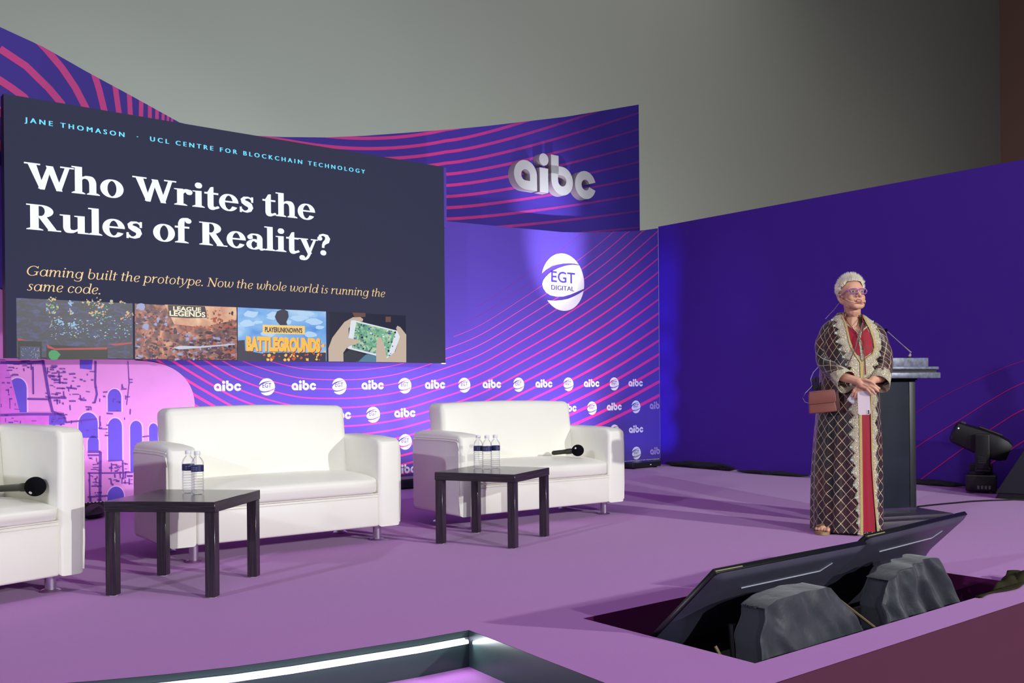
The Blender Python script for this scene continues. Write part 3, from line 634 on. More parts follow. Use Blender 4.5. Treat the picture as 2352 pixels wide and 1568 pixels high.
def put(line, G, px0, py0, px1, xh_px, slant, name, m):          # baseline start, end x, x-height in picture pixels at the start
    P_, adv = set_line(line, G, slant); x0, x1, _, _ = bounds(P_)
    s0_, z0_ = WS(px0, py0); s1_ = WS(px1, py0)[0]; zh = WS(px0, py0 - xh_px)[1] - z0_
    kx = (s1_ - s0_) / (x1 - x0); kz = zh / X_
    for dx in ((-.016, 0, .016) if slant == 0 else (-.006, .006)): screen_flat([[(s0_ + (q[0] + dx - x0) * kx, z0_ + q[1] * kz) for q in p] for p in P_], name, m)
put('Who Writes the', BG, 57, 430.5, 722, 42, 0, 'heading_lettering', M_wtext)
put('Rules of Reality?', BG, 62, 526, 757, 42, 0, 'heading_lettering', M_wtext)
put('Gaming built the prototype. Now the whole world is running the', IG, 62, 632, 884, 16.0, .2, 'subtitle_lettering', M_gold)
put('same code.', IG, 62, 667, 230, 16.0, .2, 'subtitle_lettering', M_gold)

build_s(disp, 'display', [M_slide, M_cyan, M_wtext, M_gold], org_d, scr)
def pic_mat(name, ramp, scale=6, dist=0.0, kind='noise', strength=.9, stretch=(1, 1, 1)):
    m = bpy.data.materials.new(name); m.use_nodes = True; nt = m.node_tree; b = nt.nodes['Principled BSDF']
    tc = nt.nodes.new('ShaderNodeTexCoord'); mp = nt.nodes.new('ShaderNodeMapping'); mp.inputs['Scale'].default_value = stretch
    nt.links.new(tc.outputs['Object'], mp.inputs[0])
    if kind == 'noise': t = nt.nodes.new('ShaderNodeTexNoise'); t.inputs['Scale'].default_value = scale; t.inputs['Detail'].default_value = 8; t.inputs['Distortion'].default_value = dist; out = t.outputs['Fac']
    else: t = nt.nodes.new('ShaderNodeTexVoronoi'); t.inputs['Scale'].default_value = scale; out = t.outputs['Distance']
    nt.links.new(mp.outputs[0], t.inputs['Vector'])
    rp = nt.nodes.new('ShaderNodeValToRGB'); cr_ = rp.color_ramp
    while len(cr_.elements) < len(ramp): cr_.elements.new(.5)
    for e, (p, c) in zip(cr_.elements, ramp): e.position = p; e.color = l4(c)
    nt.links.new(out, rp.inputs[0]); nt.links.new(rp.outputs[0], b.inputs['Emission Color'])
    b.inputs['Emission Strength'].default_value = strength; b.inputs['Base Color'].default_value = (.01, .01, .012, 1); b.inputs['Roughness'].default_value = .4
    return m
def pic(x0, x1, y0, name_label, mats, items):
    za = WS(x0, y0)[1]; a, c = WS(x0, 760)[0], WS(x1, 760)[0]
    mb = MB(); mb.flat([[(a, sz0 + .004), (c, sz0 + .004), (c, za), (a, za)]], lambda u, v: (u, T_SCR - .0012, v), 0)
    for lay, polys, mi in items: mb.flat(polys, lambda u, v, lay=lay: (u, T_SCR - .0012 - .0008 * lay, v), mi)
    o = build_s(mb, 'slide_picture', mats, org_d, scr); tag(o, name_label); return o
def pxs(pts): return [WS(*p) for p in pts]
def c4(pts): return pxs([(500 + x / 4.127, 560 + y / 4.127) for x, y in pts])       # points noted in an enlarged view
def c3(pts): return pxs([(x / 4.127, 560 + y / 4.127) for x, y in pts])
rnd = random.Random(11)
def blob(cx, cy, r, n=7, sx=1.0, j=.6):
    return [(cx + sx * r * q * math.cos(2 * math.pi * i / n), cy + r * q * math.sin(2 * math.pi * i / n)) for i in range(n) for q in [1 - j * rnd.random()]]
# first picture: dark blue ground scattered with small bright figures
it = []; B = [[], [], [], []]
def star(cx, cy, r, n, k=.45, rot=0, sx=1.0): return [(cx + sx * r * (1 if i % 2 == 0 else k) * math.cos(math.pi * i / n + rot), cy + r * (1 if i % 2 == 0 else k) * math.sin(math.pi * i / n + rot)) for i in range(2 * n)]
for c, r, k_, mis in [((500, 600), 75, 34, (0, 0, 1, 2)), ((670, 560), 34, 10, (1,)), ((670, 640), 34, 10, (1, 0)), ((940, 640), 95, 46, (0, 0, 2, 3, 1)), ((1225, 670), 38, 12, (0, 3)), ((690, 770), 52, 30, (1,)), ((570, 740), 44, 14, (1,)), ((1160, 700), 26, 7, (2, 3)), ((1050, 550), 26, 7, (1, 0)), ((500, 522), 70, 12, (0,)), ((880, 545), 110, 16, (0,)), ((1150, 555), 40, 5, (0,))]:
    for _ in range(k_):
        a_ = rnd.uniform(0, 6.28); q = rnd.uniform(0, 1) ** .7 * r; yy = .35 if c[1] in (522, 545, 555) else .8
        B[rnd.choice(mis)].append(c3(blob(c[0] + q * math.cos(a_), c[1] + q * yy * math.sin(a_), rnd.uniform(5, 15), 6, 1.2)))
for _ in range(170):
    x, y = rnd.uniform(470, 1240), rnd.uniform(690, 900); B[rnd.choice([0, 1, 1, 1, 2])].append(c3(blob(x, y, rnd.uniform(3, 8), 5, 1.8)))
for _ in range(60):
    x, y = rnd.uniform(200, 370), rnd.uniform(985, 1085); B[rnd.choice([0, 1, 2, 3])].append(c3(blob(x, y, rnd.uniform(2, 6), 5)))
it = [(1, [c3([(170, 920), (395, 925), (395, 1092), (170, 1092)]), c3([(440, 955), (1020, 985), (1020, 1095), (440, 1095)])], 5), (2, [c3([(440, 950), (520, 990), (700, 985), (1020, 980), (1010, 1000), (520, 1005), (450, 985)]), c3([(1020, 950), (1250, 930), (1250, 945), (1100, 965)]), c3([(160, 890), (260, 915), (170, 915)])], 6), (2, [c3(blob(515, 1050, 56, 12, 1.1, .25))], 4), (2, [c3([(190, 970), (378, 975), (378, 1092), (190, 1092)])], 7),
      (3, B[0], 1), (3, B[1], 2), (3, B[2], 4), (4, B[3], 3)]
pic(38, 305, 684, 'dark blue game scene picture on the slide', [pic_mat('pic_night', [(.3, (10, 10, 26)), (.5, (20, 22, 52)), (.64, (40, 48, 112)), (.78, (60, 60, 84))], 14, 1.0, stretch=(1, 1, 2)), emat('pic_gold', (206, 190, 130), .9), emat('pic_ice', (150, 190, 230), .9), emat('pic_orange', (226, 150, 110), .9), emat('pic_green', (60, 170, 100), .7), emat('pic_black', (16, 14, 16), .5), emat('pic_red', (190, 60, 60), .8), emat('pic_blue', (60, 70, 110), .8)], it)
# second picture: fiery battle painting kept generic, with its lettering
it = []; B = [[], [], [], []]
for _ in range(330):
    x, y = rnd.uniform(1290, 2230), 1095 - 320 * rnd.random() ** 1.5; r = rnd.uniform(6, 26)
    B[rnd.choice([0, 0, 0, 1, 2, 2, 3] if y > 850 else [0, 1, 1, 2])].append(c3(blob(x, y, r, 6, rnd.uniform(.6, 2.2), .7)))
for _ in range(60):
    x, y = rnd.uniform(1280, 1590), rnd.uniform(600, 820); B[rnd.choice([0, 1, 2, 3])].append(c3(blob(x, y, rnd.uniform(8, 26), 6, rnd.uniform(.6, 1.6), .7)))
for _ in range(40):
    x, y = rnd.uniform(1960, 2230), rnd.uniform(620, 800); B[rnd.choice([0, 1, 1])].append(c3(blob(x, y, rnd.uniform(6, 24), 6, rnd.uniform(.6, 1.6), .7)))
glow = [c3(blob(1330, 600, 50, 9, 1, .5)), c3(blob(1380, 790, 40, 9, 1, .5))]
sword = [c3([(1640, 985), (1700, 965), (1900, 970), (2220, 945), (2225, 955), (1900, 985), (1700, 1000)])]
T1_ = text_polys('LEAGUE', 1, .03); T2_ = text_polys('LEGENDS', 1, .03)
la, lb = c3([(1640, 640), (1905, 640)]); lc, ld = c3([(1605, 690), (1945, 690)])
tl = fit(T1_, la[0], lb[0], c3([(1640, 632)])[0][1], c3([(1640, 590)])[0][1]) + fit(T2_, lc[0], ld[0], c3([(1605, 682)])[0][1], c3([(1605, 632)])[0][1])
plate = [c3([(1590, 578), (1940, 592), (1955, 645), (1960, 700), (1780, 704), (1600, 692)])]
it = [(1, [c3([(1560, 575), (2240, 600), (2240, 720), (1900, 790), (1650, 760)])], 6), (2, B[0], 1), (3, B[1], 2), (3, B[2], 3), (3, B[3], 4), (4, glow, 4), (4, sword, 5), (3, plate, 1), (5, tl, 7)]
pic(310, 544, 697, 'orange and brown battle picture on the slide with lettering', [pic_mat('pic_fire', [(.3, (50, 24, 34)), (.45, (104, 56, 52)), (.6, (176, 104, 78)), (.75, (226, 170, 126))], 9, 1.5), emat('pic_soot', (58, 34, 46), .8), emat('pic_rust', (176, 84, 60), .9), emat('pic_plum', (84, 44, 84), .8), emat('pic_steel', (150, 160, 210), .9), emat('pic_silver', (200, 205, 225), .9), pic_mat('pic_dust', [(.3, (190, 120, 90)), (.6, (228, 178, 140)), (.8, (245, 215, 180))], 7, 1), emat('pic_cream', (245, 235, 205), 1.0)], it)
# third picture: blue sky over ruins and fire, with its lettering
P1_ = text_polys("PLAYERUNKNOWN'S", 1, .04); P2_ = text_polys('BATTLEGROUNDS', 1, .07)
a, b = c4([(445, 780), (800, 840)]); t1 = fit(P1_, a[0], b[0], c4([(445, 836)])[0][1], c4([(445, 784)])[0][1])
a, b = c4([(268, 1010), (972, 1020)]); t2 = fit(P2_, a[0], b[0], c4([(268, 1016)])[0][1], c4([(268, 872)])[0][1]); t2b = [[(q[0] + .006, q[1] - .006) for q in p] for p in t2]
cl = []
for _ in range(14): x, y = rnd.uniform(210, 1010), rnd.uniform(640, 860); cl.append(c4(blob(x, y, rnd.uniform(16, 40), 10, 2.4, .4)))
fire = []; smoke = []
for _ in range(40): x, y = rnd.uniform(430, 1020), rnd.uniform(1020, 1110); fire.append(c4(blob(x, min(y, 1098), rnd.uniform(8, 22), 8, 1, .5)))
for _ in range(14): x, y = rnd.uniform(930, 1015), rnd.uniform(930, 1080); fire.append(c4(blob(x, y, rnd.uniform(8, 20), 8, 1, .5)))
ruin = [c4([(190, 915), (255, 910), (260, 1010), (430, 1040), (430, 1112), (190, 1110)]), c4([(430, 1030), (1025, 1030), (1025, 1116), (430, 1112)])]
it = [(1, cl, 1), (2, [c4([(540, 690), (560, 640), (620, 615), (665, 640), (672, 690), (650, 740), (660, 770), (590, 770), (560, 735)])], 2), (2, ruin, 2), (3, fire[::2], 3), (4, fire[1::2], 6), (3, [c4([(425, 766), (825, 778), (825, 858), (425, 848)])], 4), (4, t1, 2), (4, t2b, 5), (5, t2, 6)]
pic(546, 749, 705.5, 'blue sky picture on the slide with yellow lettering over flames', [pic_mat('pic_sky', [(.3, (70, 140, 225)), (.55, (130, 186, 240)), (.75, (200, 222, 245))], 3, .5, stretch=(1, 1, 2)), emat('pic_cloud', (178, 210, 242), 1.0), emat('pic_ash', (66, 62, 84), .8), emat('pic_flame', (206, 86, 46), 1.0), emat('pic_plate', (246, 206, 120), 1.0), emat('pic_brown', (150, 70, 40), .9), emat('pic_yellow', (250, 190, 80), 1.0)], it)
# fourth picture: two hands holding a white phone
B = [[], [], [], [], []]
for _ in range(110):
    u, v = rnd.random(), rnd.random()
    x = 1310 + (1685 - 1310) * u + (1275 - 1310) * v; y = 742 + (832 - 742) * u + 240 * v
    B[rnd.choice([0, 0, 1, 2, 3, 4])].append(c4(blob(x, y, rnd.uniform(4, 13), 6, 1.2, .6)))
it = [(1, [c4([(1275, 650), (1400, 655), (1400, 690), (1300, 700)]), c4([(1590, 690), (1640, 690), (1640, 740), (1590, 740)])], 8), (1, [c4([(1310, 1116), (1340, 1070), (1420, 1045), (1500, 1060), (1510, 1120)])], 9),
      (1, [c4([(1050, 1114), (1048, 990), (1085, 890), (1130, 830), (1200, 740), (1280, 695), (1350, 692), (1378, 712), (1372, 735), (1300, 735), (1240, 800), (1240, 960), (1190, 1030), (1192, 1114)])], 6),
      (2, [c4([(1262, 726), (1290, 722), (1725, 828), (1740, 850), (1652, 1085), (1630, 1092), (1232, 992), (1226, 970)])], 5), (3, [c4([(1312, 742), (1688, 832), (1606, 1070), (1270, 985)])], 7)] + [(4, B[0], 0), (4, B[1], 10), (4, B[2], 9), (4, B[3], 8), (4, B[4], 5)] + [
      (5, [c4([(1190, 910), (1230, 890), (1330, 908), (1340, 930), (1325, 945), (1250, 968), (1190, 1010), (1120, 1060)]), c4([(1500, 1118), (1500, 1010), (1505, 930), (1520, 885), (1548, 890), (1575, 960), (1592, 1030), (1600, 1085), (1680, 1020), (1725, 880), (1688, 800), (1700, 775), (1730, 790), (1785, 860), (1785, 1122)])], 6), (6, [c4([(1250, 1000), (1192, 1040), (1192, 1114), (1330, 1114), (1400, 1050)])], 11)]
pic(757, 932, 716, 'picture on the slide of two hands holding a white phone', [emat('pic_lawn', (120, 200, 150), .9), emat('p1', (200, 200, 200), .9), emat('p2', (200, 200, 200), .9), emat('p3', (200, 200, 200), .9), emat('p4', (200, 200, 200), .9), emat('pic_phone_white', (226, 232, 240), .95), emat('pic_skin', (206, 186, 168), .9), pic_mat('pic_game', [(.3, (60, 120, 110)), (.5, (110, 180, 140)), (.65, (190, 215, 170)), (.8, (120, 110, 190))], 22, 1), emat('pic_bokeh', (120, 84, 76), .8), emat('pic_denim', (96, 140, 170), .8), emat('pic_violet', (90, 70, 170), .8), emat('pic_shade', (58, 62, 74), .8)], it).data.materials[0] = emat('pic_night_room', (34, 38, 62), .8)

# ------------------------------------------------------------------ sofas
def make_sofa(label, loc, rot, W=1.48, D=.66, arm_h=.665, back_h=.855, seat_z=.437, seam_z=.31, arm_w=.165, zb=.10, cat='sofa', group=None, name='sofa'):
    t = thing(name, label, cat, loc, rot, group)
    obj = lambda n, m, mats=M_leather, p=t: m.build(n, mats, p)
    iw0, iw1 = arm_w - .004, W - arm_w + .004
    # base box and seat cushion
    obj('base', MB().box(iw0, iw1, .012, D - .05, zb + .004, seam_z, r=.012))
    def puff(v):
        k = math.sin(math.pi * max(0, min(1, (v.x - iw0) / (iw1 - iw0)))) ** .5
        if v.z > seam_z + .05: v.z += .012 * k - .018 * smooth_step(.25, .0, v.y)
        return v
    bm = bmesh.new(); bmesh.ops.create_cube(bm, size=1)
    for v in bm.verts: v.co = Vector(((iw0 + iw1) / 2 + v.co.x * (iw1 - iw0), .235 + v.co.y * .47, (seam_z + seat_z) / 2 + v.co.z * (seat_z - seam_z)))
    bmesh.ops.subdivide_edges(bm, edges=list(bm.edges), cuts=5, use_grid_fill=True)
    for v in bm.verts:
        v.co = puff(v.co)
        d = max(0, .05 - v.co.y)
        if v.co.z > seam_z + .07: v.co.z -= d * d * 8
        if v.co.y < .01 and v.co.z > seam_z + .02: v.co.y -= .012 * math.sin(math.pi * min(1, (v.co.z - seam_z) / (seat_z - seam_z)))
    mb = MB().from_bm(bm, 0, True); cu = obj('seat_cushion', mb)
    m_ = cu.modifiers.new('soft', 'SUBSURF'); m_.levels = 1; m_.render_levels = 2
    p = MB().tube([(iw0 + .005, .008, seam_z), (iw0 + .4, .004, seam_z), (iw1 - .4, .004, seam_z), (iw1 - .005, .008, seam_z)], .004, 6); obj('piping', p, M_piping, cu)
    p = MB().tube([(iw0 + .005, .010, seam_z - .018), (iw1 - .005, .012, seam_z - .018)], .003, 6); obj('piping', p, M_piping, cu)
    # back rest
    def crown(v):
        u = (v.x - W / 2) / (W / 2)
        if v.z > back_h - .2: v.z += .022 * (1 - u * u) * smooth_step(back_h - .2, back_h, v.z)
        v.y += .06 * (v.z - .45) / .4 if v.z > .45 else 0
        return v
    bx0, bx1 = arm_w - .02, W - arm_w + .02
    bm = bmesh.new(); bmesh.ops.create_cube(bm, size=1)
    for v in bm.verts: v.co = Vector(((bx0 + bx1) / 2 + v.co.x * (bx1 - bx0), D - .135 + v.co.y * .21, (zb + .25 + back_h) / 2 + v.co.z * (back_h - zb - .25)))
    bmesh.ops.bevel(bm, geom=list(bm.edges), offset=.045, segments=5, profile=.5, affect='EDGES')
    geom = list(bm.edges); bmesh.ops.bisect_plane(bm, geom=list(bm.verts) + list(bm.edges) + list(bm.faces), plane_co=(W / 2, 0, 0), plane_no=(1, 0, 0))
    for f in (.25, .75): bmesh.ops.bisect_plane(bm, geom=list(bm.verts) + list(bm.edges) + list(bm.faces), plane_co=(bx0 + (bx1 - bx0) * f, 0, 0), plane_no=(1, 0, 0))
    for v in bm.verts: v.co = crown(v.co)
    obj('backrest', MB().from_bm(bm, 0, True))
    # arm rests with a padded, rounded top and piping round the outer face
    for side in (0, 1):
        a0, a1 = (0, arm_w) if side == 0 else (W - arm_w, W)
        prof = [(.012, zb), (D - .03, zb), (D, zb + .03), (D + .005, arm_h - .06), (D - .03, arm_h - .005), (D - .12, arm_h + .008), (.20, arm_h + .002), (.04, arm_h - .008), (.008, arm_h - .028), (0, arm_h - .055)]
        bm = bmesh.new(); A = [bm.verts.new((a0, q[0], q[1])) for q in prof]; B_ = [bm.verts.new((a1, q[0], q[1])) for q in prof]; n = len(prof)
        bm.faces.new(A); bm.faces.new(B_[::-1])
        for i in range(n): bm.faces.new((A[i], B_[i], B_[(i + 1) % n], A[(i + 1) % n]))
        bmesh.ops.recalc_face_normals(bm, faces=bm.faces)
        e_ = [e for e in bm.edges if abs(e.verts[0].co.x - e.verts[1].co.x) < 1e-6]
        bmesh.ops.bevel(bm, geom=e_, offset=.028, segments=4, profile=.5, affect='EDGES')
        ar = obj('armrest', MB().from_bm(bm, 0, True))
        xo = a0 - .001 if side == 0 else a1 + .001; sg = -1 if side == 0 else 1
        zt = arm_h - .055
        p = MB().tube([(xo - sg * .008, .02, zb + .02), (xo, .024, zb + .15), (xo, .024, zt - .06), (xo, .03, zt - .01), (xo, .06, zt), (xo, .2, zt + .004), (xo, D - .1, zt), (xo, D - .03, zt - .005)], .006, 6)
        obj('piping', p, M_piping, ar)
        p = MB().tube([(xo, .035, zt + .014), (xo, .2, zt + .018), (xo, D - .06, zt + .014)], .004, 6); obj('piping', p, M_piping, ar)
    for (x, y) in ((.17, .10), (W - .11, .13), (.18, D - .08), (W - .14, D - .08)):
        lg = obj('leg', MB().lathe([(.026, .012), (.026, zb + .012)], 20, M=Matrix.Translation((x, y, 0))), M_chrome)
        obj('foot', MB().lathe([(.045, .0), (.047, .004), (.040, .010), (.026, .014)], 24, M=Matrix.Translation((x, y, 0))), M_chrome, lg)
    return t
make_sofa('white leather two-seat sofa behind the table with two bottles, its seat empty', (-1.886, 5.2875, 0), .6557, group=None)
make_sofa('white leather two-seat sofa near the backdrop corner with a microphone on its seat', (-.3491, 6.4941, 0), .6229, W=1.49)
rL = .972
fr = Vector((-2.085, 4.715, 0)); WL = .92
make_sofa('white leather armchair with high arms, cut by the left edge of the picture', (fr.x - math.cos(rL) * WL, fr.y - math.sin(rL) * WL, 0), rL, W=WL, D=.72, arm_h=.80, back_h=.82, seat_z=.445, seam_z=.352, arm_w=.135, zb=.085, cat='armchair', name='armchair')

# ------------------------------------------------------------------ side tables
def make_table(label, loc, rot):
    t = thing('side_table', label, 'table', loc, rot, None); a = .55
    MB().box(0, a, 0, a, .40, .45, r=.0025, seg=1).build('tabletop', M_wood, t)
    for x in (.003, a - .053):
        for y in (.003, a - .053):
            lg = MB().box(x, x + .05, y, y + .05, .005, .40, r=.002, seg=1).build('leg', M_woodleg, t)
            MB().lathe([(.019, 0), (.021, .005)], 16, M=Matrix.Translation((x + .025, y + .025, 0))).build('felt_pad', M_felt, lg)
    return t
make_table('black-brown square side table with two water bottles, nearest the stage step', (-1.9328, 4.5593, 0), -.126)
make_table('black-brown square side table with three water bottles, in front of the far sofa', (-.4891, 6.0227, 0), -.4256)

# ------------------------------------------------------------------ water bottles
def clear_mat(name, tint, a, milky=0.0):
    m = bpy.data.materials.new(name); m.use_nodes = True; nt = m.node_tree; nt.nodes.remove(nt.nodes['Principled BSDF'])
    tr = nt.nodes.new('ShaderNodeBsdfTransparent'); tr.inputs[0].default_value = l4(tint); gl = nt.nodes.new('ShaderNodeBsdfGlossy'); gl.inputs['Roughness'].default_value = .06
    gl.inputs['Color'].default_value = (.95, .97, 1, 1)
    fr_ = nt.nodes.new('ShaderNodeFresnel'); fr_.inputs[0].default_value = 1.28; mx = nt.nodes.new('ShaderNodeMixShader'); ad = nt.nodes.new('ShaderNodeMath'); ad.operation = 'ADD'; ad.inputs[1].default_value = a; ad.use_clamp = True
    ml = nt.nodes.new('ShaderNodeMath'); ml.operation = 'MULTIPLY'; ml.inputs[1].default_value = .45; nt.links.new(fr_.outputs[0], ml.inputs[0]); nt.links.new(ml.outputs[0], ad.inputs[0]); nt.links.new(ad.outputs[0], mx.inputs[0]); nt.links.new(tr.outputs[0], mx.inputs[1]); nt.links.new(gl.outputs[0], mx.inputs[2]); out = mx.outputs[0]
    if milky:
        df = nt.nodes.new('ShaderNodeBsdfDiffuse'); df.inputs[0].default_value = (.9, .92, .95, 1); m2 = nt.nodes.new('ShaderNodeMixShader'); m2.inputs[0].default_value = milky
        nt.links.new(out, m2.inputs[1]); nt.links.new(df.outputs[0], m2.inputs[2]); out = m2.outputs[0]
    nt.links.new(out, nt.nodes['Material Output'].inputs[0])
    return m
M_clear = clear_mat('clear_plastic', (254, 254, 255), .0, .05); M_label = mat('navy_label', (44, 46, 96), .4, noise=.2, nscale=60); M_cap = mat('white_cap', (236, 238, 240), .4)
M_labelprint = mat('label_print', (120, 122, 165), .5)
def make_bottle(label, loc, rot):
    t = thing('water_bottle', label, 'bottle', loc, rot, 'water bottles on the side tables')
    R = .0315; pr = [(.022, .0), (.029, .003), (R, .010)]
    for i in range(7): z = .012 + i * .0135; pr += [(R, z), (R, z + .008), (R - .003, z + .0105), (R - .003, z + .0115)]
    pr += [(R, .110), (R, .113), (R - .0012, .115), (R - .0012, .148), (R, .150), (R, .156), (.029, .166), (.023, .178), (.015, .187), (.0125, .191), (.0125, .196), (.0155, .197), (.0155, .199), (.0125, .200), (.0125, .203)]
    MB().lathe(pr, 28).build('body', M_clear, t)
    lb = MB().lathe([(R - .0006, .1155), (R - .0006, .1475)], 28, caps=False).build('label', M_label, t)
    mb = MB()
    for k in (-1, 0, 1):
        for j in range(2):
            a0 = -1.7 + k * .42; z = .124 + j * .010
            mb.add([((R - .0002) * math.cos(a0 + d), (R - .0002) * math.sin(a0 + d), zz) for d, zz in ((0, z), (.30, z), (.30, z + .004), (0, z + .004))], [[0, 1, 2, 3]])
    mb.build('label_print', M_labelprint, lb)
    MB().lathe([(.0148, .200), (.0152, .203), (.0152, .214), (.0135, .2165)], 24).build('cap', M_cap, t)
    return t
def on_table(px, py, z=.45):
    p = floor_at(px, py, z); return (p.x, p.y, z)
b1 = [((433, 1132), 'clear water bottle on the near side table, half hidden behind the other bottle'), ((454, 1135.5), 'clear water bottle on the near side table, in front of the other bottle')]
b2 = [((1099, 1076), 'clear water bottle with a navy band on the far side table, nearest the sofa arm'), ((1119, 1077), 'clear water bottle with a navy band on the far side table, middle of the three'), ((1138, 1075), 'clear water bottle with a navy band on the far side table, rightmost of the three')]
first = None; rots = [0.4, -.3, .3, -.5, 1.2]
for k, (p, lb) in enumerate(b1 + b2):
    if first is None: first = b = make_bottle(lb, on_table(*p), rots[k])
    else: b = copy_tree(first); b.location = on_table(*p); b.rotation_euler = (0, 0, rots[k]); b['label'] = lb

# ------------------------------------------------------------------ microphones lying on the seats
M_foam = mat('black_foam', (13, 14, 20), .95, spec=.1, bump=.6, nscale=600); M_micbody = mat('dark_grey_metal', (62, 64, 56), .4, metal=.6); M_micdot = mat('white_sticker', (225, 228, 230), .5)
def make_mic(label, head, tail, r):
    h, tl = Vector(head), Vector(tail); d = (tl - h).normalized(); L = (tl - h).length
    t = thing('microphone', label, 'microphone', h, 0)
    R_ = d.to_track_quat('Z', 'Y').to_matrix().to_4x4()
    MB().ball((0, 0, 0), r, r, r * 1.06, sub=4, M=R_).build('foam_windscreen', M_foam, t)
    MB().lathe([(.019, r * .8), (.021, r + .012), (.021, r + .04), (.018, r + .05), (.0165, L * .62), (.017, L * .64), (.017, L * .95), (.012, L), (.010, L + .002)], 20, M=R_).build('handle', M_micbody, t)
    return t, R_
def on_seat(px, py, z): p = floor_at(px, py, z); return (p.x, p.y, z)
h = on_seat(81, 1117, .515); tl = on_seat(-70, 1126, .484)
t, R_ = make_mic('black foam-headed microphone lying on the seat of the armchair', h, tl, .047)
cam_dir = (Vector((0, 0, CAMZ)) - Vector(h)).normalized()
def sticker(t, px, py, h, r, rad):
    v = (Vector(floor_at(px, py, h[2])) - Vector(h)); c_ = (Vector((0, 0, CAMZ)) - Vector(h)).normalized()
    d = ray(px, py).normalized(); o = Vector((0, 0, CAMZ)) - Vector(h); b = o.dot(d); c = o.dot(o) - (r * 1.02) ** 2; q = b * b - c
    p = o + d * (-b - math.sqrt(max(q, 0))); n = p.normalized()
    bm = bmesh.new(); bmesh.ops.create_circle(bm, cap_ends=True, segments=14, radius=rad)
    M_ = Matrix.Translation(n * (r * 1.045)) @ n.to_track_quat('Z', 'Y').to_matrix().to_4x4()
    o_ = MB().from_bm(bm, M=M_).build('badge', M_micdot, t); tag(o_, 'small white badge')
sticker(t, 70, 1131, h, .047, .008)
h = on_seat(1327, 1034, .498); tl = on_seat(1276, 1043, .458)
t, R_ = make_mic('black foam-headed microphone lying on the seat of the far sofa', h, (h[0] - .19, h[1] + .055, .476), .044)
sticker(t, 1322, 1029, h, .044, .0075)

# ------------------------------------------------------------------ lectern
M_lect = mat('worn_black_paint', (28, 34, 48), .6, spec=.2, noise=.6, nscale=6); M_lect_edge = mat('scuffed_edge', (112, 116, 134), .4, metal=.3, noise=.95, nscale=34); M_lect_base = mat('dark_plum_paint', (58, 50, 66), .5, noise=.2, nscale=12)
lr = .30; lp = floor_at(2104, 1178, .07); u = Vector((math.cos(lr), math.sin(lr), 0)); v = Vector((-u.y, u.x, 0))
lo = lp - u * .39; lo.z = 0                      # front left foot of the column
t = thing('lectern', 'tall black lectern with a stepped top, behind the standing person', 'lectern', lo, lr)
MB().box(-.04, .55, -.20, .50, 0, .055, r=.004).build('plinth', M_lect_base, t)
MB().box(-.05, .585, -.14, .52, .055, .078, r=.004).build('base_board', M_lect_base, t)
cb = MB().box(0, .39, 0, .32, .078, 1.00, r=.004).build('column', M_lect, t)
MB().box(.34, .3915, -.004, .33, .078, 1.0, r=.002).build('column_side', mat('column_side_black', (20, 24, 32), .45), t)  # darker strip for the narrow right side of the column
M_acr = clear_mat('clear_acrylic', (200, 215, 225), .15)
MB().box(.0, .385, -.012, -.004, .078, .115).build('acrylic_ledge', M_acr, t)
MB().box(-.02, .515, -.11, .46, 1.012, 1.052, r=.004).build('reading_shelf', M_lect_edge, t)
MB().box(-.02, .505, -.08, .46, 1.052, 1.072).build('shelf_gap', M_black, t)
MB().box(-.02, .51, -.10, .46, 1.072, 1.092, r=.003).build('upper_shelf', M_lect_edge, t)
MB().box(.0, .49, -.02, .40, 1.092, 1.155, r=.003).build('top_rail', M_lect_edge, t)
MB().box(-.02, .41, .0, .32, 1.0, 1.012).build('shelf_support', M_black, t)
gm = thing('gooseneck_microphone', 'thin gooseneck microphone rising from the lectern top towards the person', 'microphone', lo + u * .385 + v * .05 + Vector((0, 0, 1.155)), lr)
gp = gm.location
def rel(px, py, Y): d = ray(px, py) * Y; q = d + Vector((0, 0, CAMZ)) - gp; return Matrix.Rotation(-lr, 4, 'Z') @ q
g1, g2 = rel(2093, 809, gp.y), rel(2017, 760, gp.y); g0 = Vector((0, 0, .008)); g1.y = 0; g2.y = -.02
MB().tube([g0, g0 * .6 + g1 * .4 + Vector((.004, 0, .004)), g1, g1.lerp(g2, .3), g1.lerp(g2, .65), g2], [.010, .009, .006, .0032, .0030, .0032], 8).build('stem', mat('grey_stem', (150, 140, 150), .4), gm)
MB().lathe([(.016, -.0075), (.016, -.002), (.011, .004)], 16, M=Matrix.Translation(g0)).build('mount', M_black, gm)
MB().ball(tuple(g2), .012, .012, .012).build('capsule', M_foam, gm)
# cable from the lectern to the wedge speaker
def cable(pts, r, label, m, name='cable', cat='cable'):
    org = Vector(pts[0]); mb = MB().tube([Vector(p) - org for p in pts], r, 6); return tag(mb.build(name, m, None, org), label, cat)
M_cable = mat('black_rubber', (18, 17, 20), .5); M_cable_w = mat('grey_cable', (150, 140, 150), .4)
cp = [floor_at(x, y, .006) for x, y in ((2108, 1163), (2135, 1160), (2165, 1157), (2188, 1155), (2230, 1151), (2270, 1149), (2330, 1147), (2400, 1150))]
cable(cp, .007, 'black cable running over the carpet behind the lectern to the wedge speaker', M_cable)

